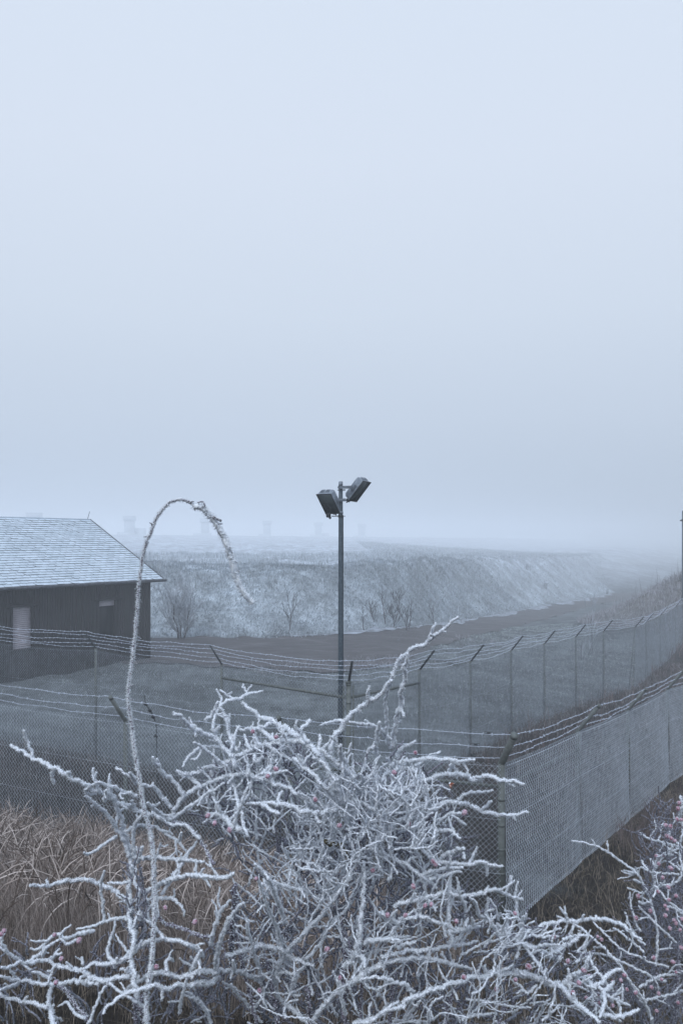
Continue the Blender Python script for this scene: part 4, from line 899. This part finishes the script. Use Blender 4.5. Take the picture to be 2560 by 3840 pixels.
BRT = [ # thin right bush
(TH,13,[(480,565),(570,572),(640,590),(710,610),(780,640),(860,690),(930,740),(1000,790),(1060,830),(1110,870),(1150,930),(1190,1000),(1230,1080),(1260,1180),(1290,1280),(1310,1380),(1320,1500),(1315,1650),(1300,1780)]),
(TH,12,[(1150,490),(1220,530),(1300,560),(1380,575),(1460,600),(1568,630)]),(TH,14,[(330,1300),(400,1330),(480,1365),(560,1410),(640,1480),(700,1530),(780,1600),(850,1670),(910,1740),(980,1820),(1020,1900),(1080,1980),(1140,2060),(1190,2140),(1230,2230),(1270,2352)]),
(TH,11,[(690,1360),(760,1430),(840,1510),(900,1570),(960,1620),(1050,1670),(1150,1700),(1240,1750),(1330,1770),(1430,1800)]),(TH,11,[(885,1415),(960,1460),(1040,1530),(1120,1590),(1180,1650)]),
(TH,10,[(1025,1020),(1100,1050),(1180,1080)]),(TH,10,[(1050,1060),(1060,1200),(1090,1300),(1120,1400),(1160,1450)]),(TH,10,[(1005,1260),(1040,1380),(1090,1470),(1140,1540),(1200,1580)]),
(TH,13,[(500,1650),(620,1660),(740,1670),(840,1690),(930,1730),(1020,1770),(1120,1820),(1200,1860),(1270,1900),(1400,1940)]),
(TH,14,[(1470,620),(1400,690),(1320,740),(1290,830),(1280,900),(1290,1000),(1240,1080)]),(TH,20,[(1550,120),(1550,250),(1540,330),(1560,400)]),(TH,12,[(1390,400),(1440,440),(1430,520),(1480,560),(1540,600)]),(TH,12,[(1568,450),(1540,600),(1540,700),(1550,900),(1480,980),(1380,1000)]),
(TH,11,[(1150,810),(1210,850),(1290,870),(1400,880),(1530,890)]),(TH,11,[(1160,750),(1200,820),(1240,860)]),(TH,11,[(1250,740),(1290,800)]),(TH,12,[(1290,990),(1360,1080),(1430,1160),(1500,1210),(1568,1260)]),
(TH,12,[(1130,1200),(1200,1270),(1260,1330),(1330,1400),(1420,1480),(1500,1560)]),(TH,14,[(1568,1840),(1470,1870),(1360,1880),(1250,1930),(1140,2000)]),(TH,14,[(1568,2030),(1450,2070),(1300,2100),(1200,2130)]),
(TH,13,[(480,1960),(600,2010),(700,2090),(790,2160),(880,2250),(950,2330)]),(TH,10,[(1300,700),(1380,710),(1470,700)]),(TH,10,[(1330,785),(1400,760),(1470,790),(1540,850)]),(TH,11,[(990,850),(1050,870),(1110,880)]),(TH,11,[(1090,940),(1150,980)]),
(TH,14,[(1280,1110),(1320,1020),(1380,990),(1450,1000)]),(TH,12,[(1400,1200),(1480,1220),(1568,1290)]),(TH,12,[(1230,1160),(1190,1180),(1140,1160)]),
]
def twiglets(mb, p, R, step, lmin, lmax, spread=1.0, rs=.62, dens=6, sides=5, ydir=.6, prob=1.0):
    q = resample(p, step)
    for i in range(1, len(q) - 1):
        if RNG.random() > prob: continue
        t = q[i + 1] - q[i - 1]; t /= np.linalg.norm(t) + 1e-9
        d = RNG.normal(0, 1, 3) * np.array([1, ydir, 1]) ; d -= t * (d @ t) * .7; d[2] += .25; d /= np.linalg.norm(d); d = d * spread - t * .35; d /= np.linalg.norm(d)
        l_ = RNG.uniform(lmin, lmax); m_ = 4; pts = [q[i]]; dd = d
        for _ in range(m_):
            dd = dd + RNG.normal(0, .22, 3); dd /= np.linalg.norm(dd); pts.append(pts[-1] + dd * l_ / m_)
        frost_branch(mb, np.array(pts), np.linspace(R * rs, R * rs * .75, m_ + 1), dens, sides=sides)
        if l_ > .04:
            k_ = int(RNG.integers(1, 4)); d2 = dd + RNG.normal(0, .6, 3); d2 /= np.linalg.norm(d2); l2 = l_ * RNG.uniform(.25, .5)
            frost_branch(mb, np.array([pts[k_], pts[k_] + d2 * l2 * .5, pts[k_] + d2 * l2 + np.array([0, 0, .004])]), R * rs * .75, dens, sides=4)

def inside(px, py, poly):
    c = False; n_ = len(poly); j = n_ - 1
    for i in range(n_):
        if (poly[i][1] > py) != (poly[j][1] > py) and px < (poly[j][0] - poly[i][0]) * (py - poly[i][1]) / (poly[j][1] - poly[i][1]) + poly[i][0]: c = not c
        j = i
    return c
def fill(mb, poly, n_, root, y0, y1, thk, lmin, lmax, wander=.6, twig=.7, dens=5, darkp=.12):
    xs_ = [a for a, b_ in poly]; ys_ = [b_ for a, b_ in poly]; k = 0
    while k < n_:
        px = RNG.uniform(min(xs_), max(xs_)); py = RNG.uniform(min(ys_), max(ys_))
        if not inside(px, py, poly): continue
        k += 1
        Y = RNG.uniform(y0, y1); a = math.atan2(px - root[0], root[1] - py) * .8 + RNG.normal(0, wander)
        l_ = RNG.uniform(lmin, lmax); t_ = RNG.uniform(*thk); pts = []; x_, y_ = px, py; ok = True; yy = Y
        for s_ in range(6):
            pts.append(P(x_, y_, yy)); a += RNG.normal(0, .26); x_ += math.sin(a) * l_ / 5; y_ -= math.cos(a) * l_ / 5; yy += RNG.normal(0, .02)
            if s_ > 1 and not inside(x_, y_, poly): break
        if len(pts) < 3: continue
        pts = np.array(pts)[::-1]; R = t_ * Y * .86 / FX / 2
        dk = RNG.random() < darkp
        frost_branch(mb, pts, np.linspace(R * .75, R, len(pts)), dens, sides=5, dark=dk, spike=.9)
        if RNG.random() < twig: twiglets(mb, pts, R, .035, .015, .06, rs=.75, dens=4, sides=4, prob=.6)

def hips(parent, lst, base, rpx=(7.5, 10), big=None):
    for (T, a, b_) in lst:
        px, py = T[0] + a * T[2], T[1] + b_ * T[2]; Y = dfield(px, py, base) - .03
        r = RNG.uniform(*rpx) * Y / FX; c = P(px, py, Y); mb = MB()
        ax = RNG.normal(0, .5, 3); ax[2] -= .6; ax /= np.linalg.norm(ax)
        t = np.array([-1.25, -1.05, -.6, 0, .6, 1.0, 1.2]); rr = np.array([.12, .5, .9, 1.0, .85, .42, .15]) * r
        mb.tube(c[None] + ax[None] * t[:, None] * r, rr, 9, 0, jit=.05)
        # sepals and crystals
        ns = 34; w_ = RNG.normal(0, 1, (ns, 3)); w_ /= np.linalg.norm(w_, axis=1)[:, None]; w_[:, 2] = np.where(RNG.random(ns) < .5, np.abs(w_[:, 2]), w_[:, 2])
        b0 = c + w_ * r * .85; e1 = np.cross(w_, [.3, .5, .8]); e1 /= np.linalg.norm(e1, axis=1)[:, None]; e2 = np.cross(w_, e1); q = r * .14
        v = np.stack([b0 + e1 * q, b0 - .5 * e1 * q + .87 * e2 * q, b0 - .5 * e1 * q - .87 * e2 * q, b0 + w_ * r * .5], 1); i = np.arange(ns)[:, None] * 4
        mb.add(v.reshape(-1, 3), np.concatenate([i + np.array([0, 1, 3]), i + np.array([1, 2, 3]), i + np.array([2, 0, 3])]), 1)
        mb.build('rose_hip', [M_hip, M_frost], parent, smooth=False)

# ---- central bush
rootc = P(1300, 5300, 2.35); rootc[2] = H(rootc[0], rootc[1])
CB = empty('rose_bush', tuple(rootc)); tag(CB, 'big bare rose bush thickly coated in white frost, filling the foreground centre', 'bush')
mb = MB()
for T, th, pts in BR:
    p = trace(pts, T, 2.25); R = th * 2.0 / FX / 2
    tp = np.interp(np.linspace(0, 1, len(p)), [0, .25, 1], [.66, .9, 1.05]); frost_branch(mb, p, R * tp, 13, sides=8)
    if th >= 18: twiglets(mb, p, R, .048, .012, .075, rs=.72, dens=8, prob=.55)
mb.build('frosted_branches', [M_bark, M_frost], CB)
mb = MB()
for T, th, pts in BRD:
    if T is TE: continue
    p = trace(pts, T, 2.3, 0); frost_branch(mb, p, th * 2.3 / FX / 2, 6, dark=True)
for (a, b_) in (((1150, 3700), 28), ((1290, 3560), 30), ((1480, 3650), 26), ((1700, 3700), 24), ((1000, 3600), 26), ((1900, 3760), 24), ((880, 3500), 22), ((1370, 3300), 20)):
    p = np.array([P(a[0], a[1], 2.3), P(a[0] * .8 + 1300 * .2, a[1] + 350, 2.3), P(a[0] * .5 + 650, (a[1] + 5300) / 2 + 200, 2.33), rootc])
    frost_branch(mb, p, b_ * 2.3 / FX / 2, 4, dark=True)
# short mossy stub
p = trace([(30,800),(70,805),(110,815),(150,830),(190,900)], TD, 2.25, 0); frost_branch(mb, p, .010, 9, dark=True, mcore=2)
mb.build('bare_stems', [M_cane, M_frost, M_moss], CB)
mb = MB()
PM1 = [(1000, 3090), (1180, 2960), (1290, 2860), (1500, 2850), (1700, 2960), (1720, 3150), (1690, 3330), (1800, 3420), (1950, 3450), (2120, 3520), (2240, 3600), (2240, 3900), (960, 3900), (900, 3600), (860, 3350), (900, 3150)]
fill(mb, PM1, 480, (1350, 4300), 2.35, 3.0, (11, 19), 90, 260)
PM1b = [(1220, 2900), (1480, 2850), (1640, 2960), (1640, 3200), (1300, 3400), (1050, 3350), (1100, 3050)]
PM2 = [(760, 2950), (900, 2800), (1080, 2760), (1200, 2850), (1100, 3050), (900, 3200), (740, 3100)]
fill(mb, PM2, 110, (1150, 3500), 2.3, 2.9, (12, 17), 80, 200)
mb.build('inner_twigs', [M_cane, M_frost_shade], CB)  # dark bark and grey frost carry the interior shade in their colour
mb = MB()
fill(mb, PM1b, 190, (1350, 3500), 2.12, 2.45, (13, 20), 80, 220, darkp=.05, dens=8)
fill(mb, PM1, 200, (1350, 4300), 2.1, 2.5, (11, 18), 90, 260, darkp=.08, dens=8)
fill(mb, PM2, 60, (1150, 3500), 2.2, 2.5, (12, 18), 80, 200, dens=8)
fill(mb, PM1, 150, (1350, 4300), 2.12, 2.75, (6, 10), 70, 200, darkp=.1, dens=7, twig=.9)
fill(mb, PM2, 30, (1150, 3500), 2.2, 2.6, (6, 10), 70, 180, dens=7, twig=.9)
mb.build('frosted_twigs', [M_bark, M_frost], CB)
HC = [(TB,350,1000),(TB,400,1055),(TB,510,1105),(TB,510,545),(TB,680,380),(TB,855,420),(TB,1140,880),(TB,1320,1075),(TB,1390,620),(TB,790,710),(TB,850,655),
(TD,700,145),(TD,545,290),(TD,740,455),(TD,1060,585),(TD,650,670),(TD,830,945),(TD,850,965),(TD,560,1060),(TD,385,1010),(TD,685,1130),(TD,140,680),(TF,510,110),(TF,730,545),(TF,1030,630),(TF,1125,840),(TF,535,935),(TF,1475,380),(TF,575,645),
(TG,300,380),(TG,620,300),(TG,575,310),(TG,805,425),(TG,1235,475),(TG,1235,365),(TG,485,165),(TG,430,380),(TG,1330,755),(TG,1150,1035),(TG,1240,855),(TG,860,835),(TG,1100,925),(TG,1520,540),(TG,820,735),
(TH,440,1740),(TH,60,1800),(TH,600,1830),(TH,550,1955),(TH,460,1940),(TH,490,2055)]
hips(CB, [q for i, q in enumerate(HC) if i % 5 != 3], 2.19)
for (T, a, b_, r) in ((TB, 1165, 1035, 14), (TD, 955, 375, 13)):
    px, py = T[0] + a * T[2], T[1] + b_ * T[2]; Y = 2.15; c = P(px, py, Y); rr = r * Y / FX; mb = MB()
    for q in range(7):
        d = RNG.normal(0, 1, 3); d[2] -= .6; d /= np.linalg.norm(d); mb.tube([c, c + d * rr * .6, c + d * rr * 1.2], [rr * .35, rr * .4, rr * .1], 5, q % 2)
    mb.build('shrivelled_hip', [M_hipdry, M_frost], CB)

# ---- low left bush
rootl = P(520, 5200, 2.4); rootl[2] = H(rootl[0], rootl[1])
LBU = empty('rose_bush', tuple(rootl)); tag(LBU, 'sparse frosted rose bush reaching sideways across dry grass at the lower left', 'bush')
mb = MB()
for T, th, pts in BL:
    p = trace(pts, T, 2.15); R = th * 1.8 / FX / 2
    frost_branch(mb, p, R * np.interp(np.linspace(0, 1, len(p)), [0, .25, 1], [.68, .92, 1.05]), 13, sides=8)
    if th >= 18: twiglets(mb, p, R, .055, .012, .06, rs=.72, dens=8, prob=.6)
mb.build('frosted_branches', [M_bark, M_frost], LBU)
mb = MB()
for T, th, pts in BRD:
    if T is not TE: continue
    p = trace(pts, T, 2.2, 0); frost_branch(mb, p, th * 2.2 / FX / 2, 6, dark=True)
for (a, b_) in (((545, 3790), 30), ((200, 3840), 28), ((330, 3830), 22), ((505, 3700), 26)):
    p = np.array([P(a[0], a[1], 2.2), P(a[0] * .8 + 104, a[1] + 350, 2.25), P(a[0] * .5 + 260, (a[1] + 5200) / 2 + 200, 2.33), rootl]); frost_branch(mb, p, b_ * 2.2 / FX / 2, 4, dark=True)
mb.build('bare_stems', [M_cane, M_frost], LBU)
mb = MB(); fill(mb, [(0, 3560), (500, 3560), (900, 3500), (950, 3900), (0, 3900)], 110, (500, 4300), 2.25, 2.7, (9, 15), 80, 220, twig=.5)
fill(mb, [(460, 3240), (540, 3240), (560, 3560), (480, 3560)], 28, (510, 4300), 2.15, 2.3, (12, 18), 120, 240, .25)
mb.build('inner_twigs', [M_cane, M_frost_shade], LBU)
hips(LBU, [(TE,30,495),(TE,10,520),(TE,1215,325),(TE,1430,430),(TE,580,565),(TE,400,525),(TE,450,700),(TE,410,875),(TE,1150,760)], 2.1)

# ---- arching cane
rootk = P(560, 5250, 2.25); rootk[2] = H(rootk[0], rootk[1])
CK = empty('thorny_cane', tuple(rootk)); tag(CK, 'single tall dark cane edged with frost, arching over at the top and hanging down', 'cane')
cp = []
for (a, b_) in [(1550,690),(1500,640),(1460,570),(1435,490),(1415,410),(1395,350),(1370,290),(1350,240),(1320,195),(1280,150),(1240,108),(1190,92),(1150,65),(1110,55),(1070,60),(1030,75),(1000,110),(970,150),(945,195),(930,240),(900,310),(875,400),(862,500),(850,580),(845,660),(838,760),(830,860),(822,940),(810,1040),(795,1150),(785,1240)]:
    cp.append((TK[0] + a * TK[2], TK[1] + b_ * TK[2]))
for (a, b_) in [(975,100),(985,200),(1000,300),(1015,400),(1035,500),(1045,600),(1070,700),(1095,800),(1115,900),(1125,1000),(1130,1100)]: cp.append((a * s8, 2700 + b_ * s8))
for (a, b_) in [(1130,150),(1140,250),(1135,350),(1130,450),(1125,550),(1120,650),(1110,750),(1095,850),(1080,950),(1075,1050),(1080,1200)]: cp.append((a * s8, 3240 + b_ * s8))
nC = len(cp); cw = []
for i, (a, b_) in enumerate(cp):
    t = i / (nC - 1); cw.append(P(a, b_, 2.0 + .12 * math.sin(t * 3) + .22 * (1 - t) ** 2))
cw = np.array(cw)
mb = MB(); kk = 12
th = np.interp(np.arange(nC), [0, 6, 14, 22, 30, nC - 1], [22, 26, 25, 26, 31, 33]) * 2.05 / FX / 2
th *= .80
frost_branch(mb, cw[:kk], th[:kk] * 1.75, 22, sides=8, mcore=1, wob=.3, spike=1.15)
frost_branch(mb, cw[kk - 1:], th[kk - 1:], 48, dark=True, sides=8, spike=1.15, core=.40, wob=.3)
# thorns with frost tufts
q = resample(cw, .034)
for i in range(2, len(q) - 2):
    if RNG.random() < .8:
        d = RNG.normal(0, 1, 3) * np.array([1, .5, .35]); d /= np.linalg.norm(d); frost_branch(mb, np.array([q[i], q[i] + d * .010, q[i] + d * .016 + np.array([0, 0, -.002])]), np.array([.0035, .0028, .0015]), 5, sides=4)
p = np.array([P(1212 * TK[2], 1840 + 70 * TK[2], 2.2), P(1245 * TK[2], 1840 + 72 * TK[2], 2.2), P(1248 * TK[2], 1840 + 95 * TK[2], 2.2), P(1225 * TK[2], 1840 + 105 * TK[2], 2.2)]); frost_branch(mb, p, .0045, 8, sides=5)
p = np.array([P(1355 * TK[2], 1840 + 188 * TK[2], 2.2), P(1330 * TK[2], 1840 + 172 * TK[2], 2.2), P(1300 * TK[2], 1840 + 165 * TK[2], 2.2)]); frost_branch(mb, p, .006, 10, sides=5)
p = np.array([cw[-1], P(560, 4500, 2.2), rootk]); frost_branch(mb, p, .011, 6, dark=True)
mb.build('stem', [M_cane, M_frost, M_bark], CK)

# ---- right bush
rootr = P(2480, 4700, 3.1); rootr[2] = H(rootr[0], rootr[1])
RB = empty('rose_bush', tuple(rootr)); tag(RB, 'thin twigged rose bush dotted with many pink red hips at the lower right edge', 'bush')
mb = MB()
for T, th, pts in BRT:
    p = trace(pts, T, 2.9); R = th * 2.9 / FX / 2
    frost_branch(mb, p, R * np.linspace(.95, 1.05, len(p)), 7, sides=6)
    twiglets(mb, p, R, .05, .02, .09, rs=.8, dens=4, sides=4, prob=.55)
mb.build('frosted_branches', [M_bark, M_frost], RB)
mb = MB()
PR = [(2400, 3400), (2480, 3250), (2570, 3180), (2600, 3900), (2150, 3900), (2200, 3650), (2330, 3560)]
fill(mb, PR, 300, (2600, 4500), 2.8, 3.7, (6, 11), 90, 320, .7, .7, 4, .3)
PR2 = [(2440, 3050), (2570, 2960), (2570, 3500), (2400, 3500), (2400, 3200)]
fill(mb, PR2, 80, (2600, 4000), 2.8, 3.4, (7, 11), 90, 240, .8, .7, 4, .25)
mb.build('inner_twigs', [M_cane, M_frost_shade], RB)
mb = MB()
for (a, b_) in (((2460, 3650), 16), ((2540, 3600), 18), ((2420, 3830), 14), ((2560, 3400), 16), ((2300, 3860), 14)):
    p = np.array([P(a[0], a[1], 3.0), P(a[0] * .7 + 2480 * .3, a[1] + 350, 3.05), rootr]); frost_branch(mb, p, b_ * 3.0 / FX / 2, 4, dark=True)
mb.build('bare_stems', [M_cane, M_frost], RB)
HR = [(1530,190),(1520,245),(1510,350),(1550,355),(1400,410),(1445,420),(1415,515),(1455,540),(1490,560),(1385,705),(1305,710),(1330,785),(1440,820),(1455,835),(1370,920),(1425,1015),(1325,1060),(1130,1105),(1430,1140),(1395,1200),(1415,1235),(1250,1250),(1110,1320),(1395,1295),(1480,1340),(1500,1370),(1440,1420),(1540,1435),(1550,1610),(1470,1750),(1280,1710),(1500,1850),(1310,2230),(1330,2060),(995,1880),(960,1930),(880,1945),(740,2065),(765,2090),(620,2100),(745,2145),(770,1530),(733,1500),(650,1890),(1360,1920),(1020,2020),(1105,2050),(1520,2150),(1500,1100),(1560,1330),(1260,2000),(880,2180)]
hips(RB, [(TH, a, b_) for a, b_ in HR], 2.85, (6, 8.2))

# ------------------------------------------------------------------ the air
mv = bpy.data.materials.new('haze'); mv.use_nodes = True; n = mv.node_tree.nodes; l = mv.node_tree.links
n.remove(n['Principled BSDF']); pv = n.new('ShaderNodeVolumePrincipled'); pv.inputs['Color'].default_value = (.94, .97, 1.0, 1); pv.inputs['Density'].default_value = .0048
pv.inputs['Anisotropy'].default_value = .0
l.new(pv.outputs[0], n['Material Output'].inputs['Volume']); mv.cycles.volume_sampling = 'DISTANCE'; mv.cycles.homogeneous_volume = True
mb = MB(); mb.box((0, 430, 8.2), (1500, 980, 20.4)); hz = mb.build('haze', mv); tag(hz, 'pale freezing fog filling the air over the whole yard', 'haze', kind='stuff')
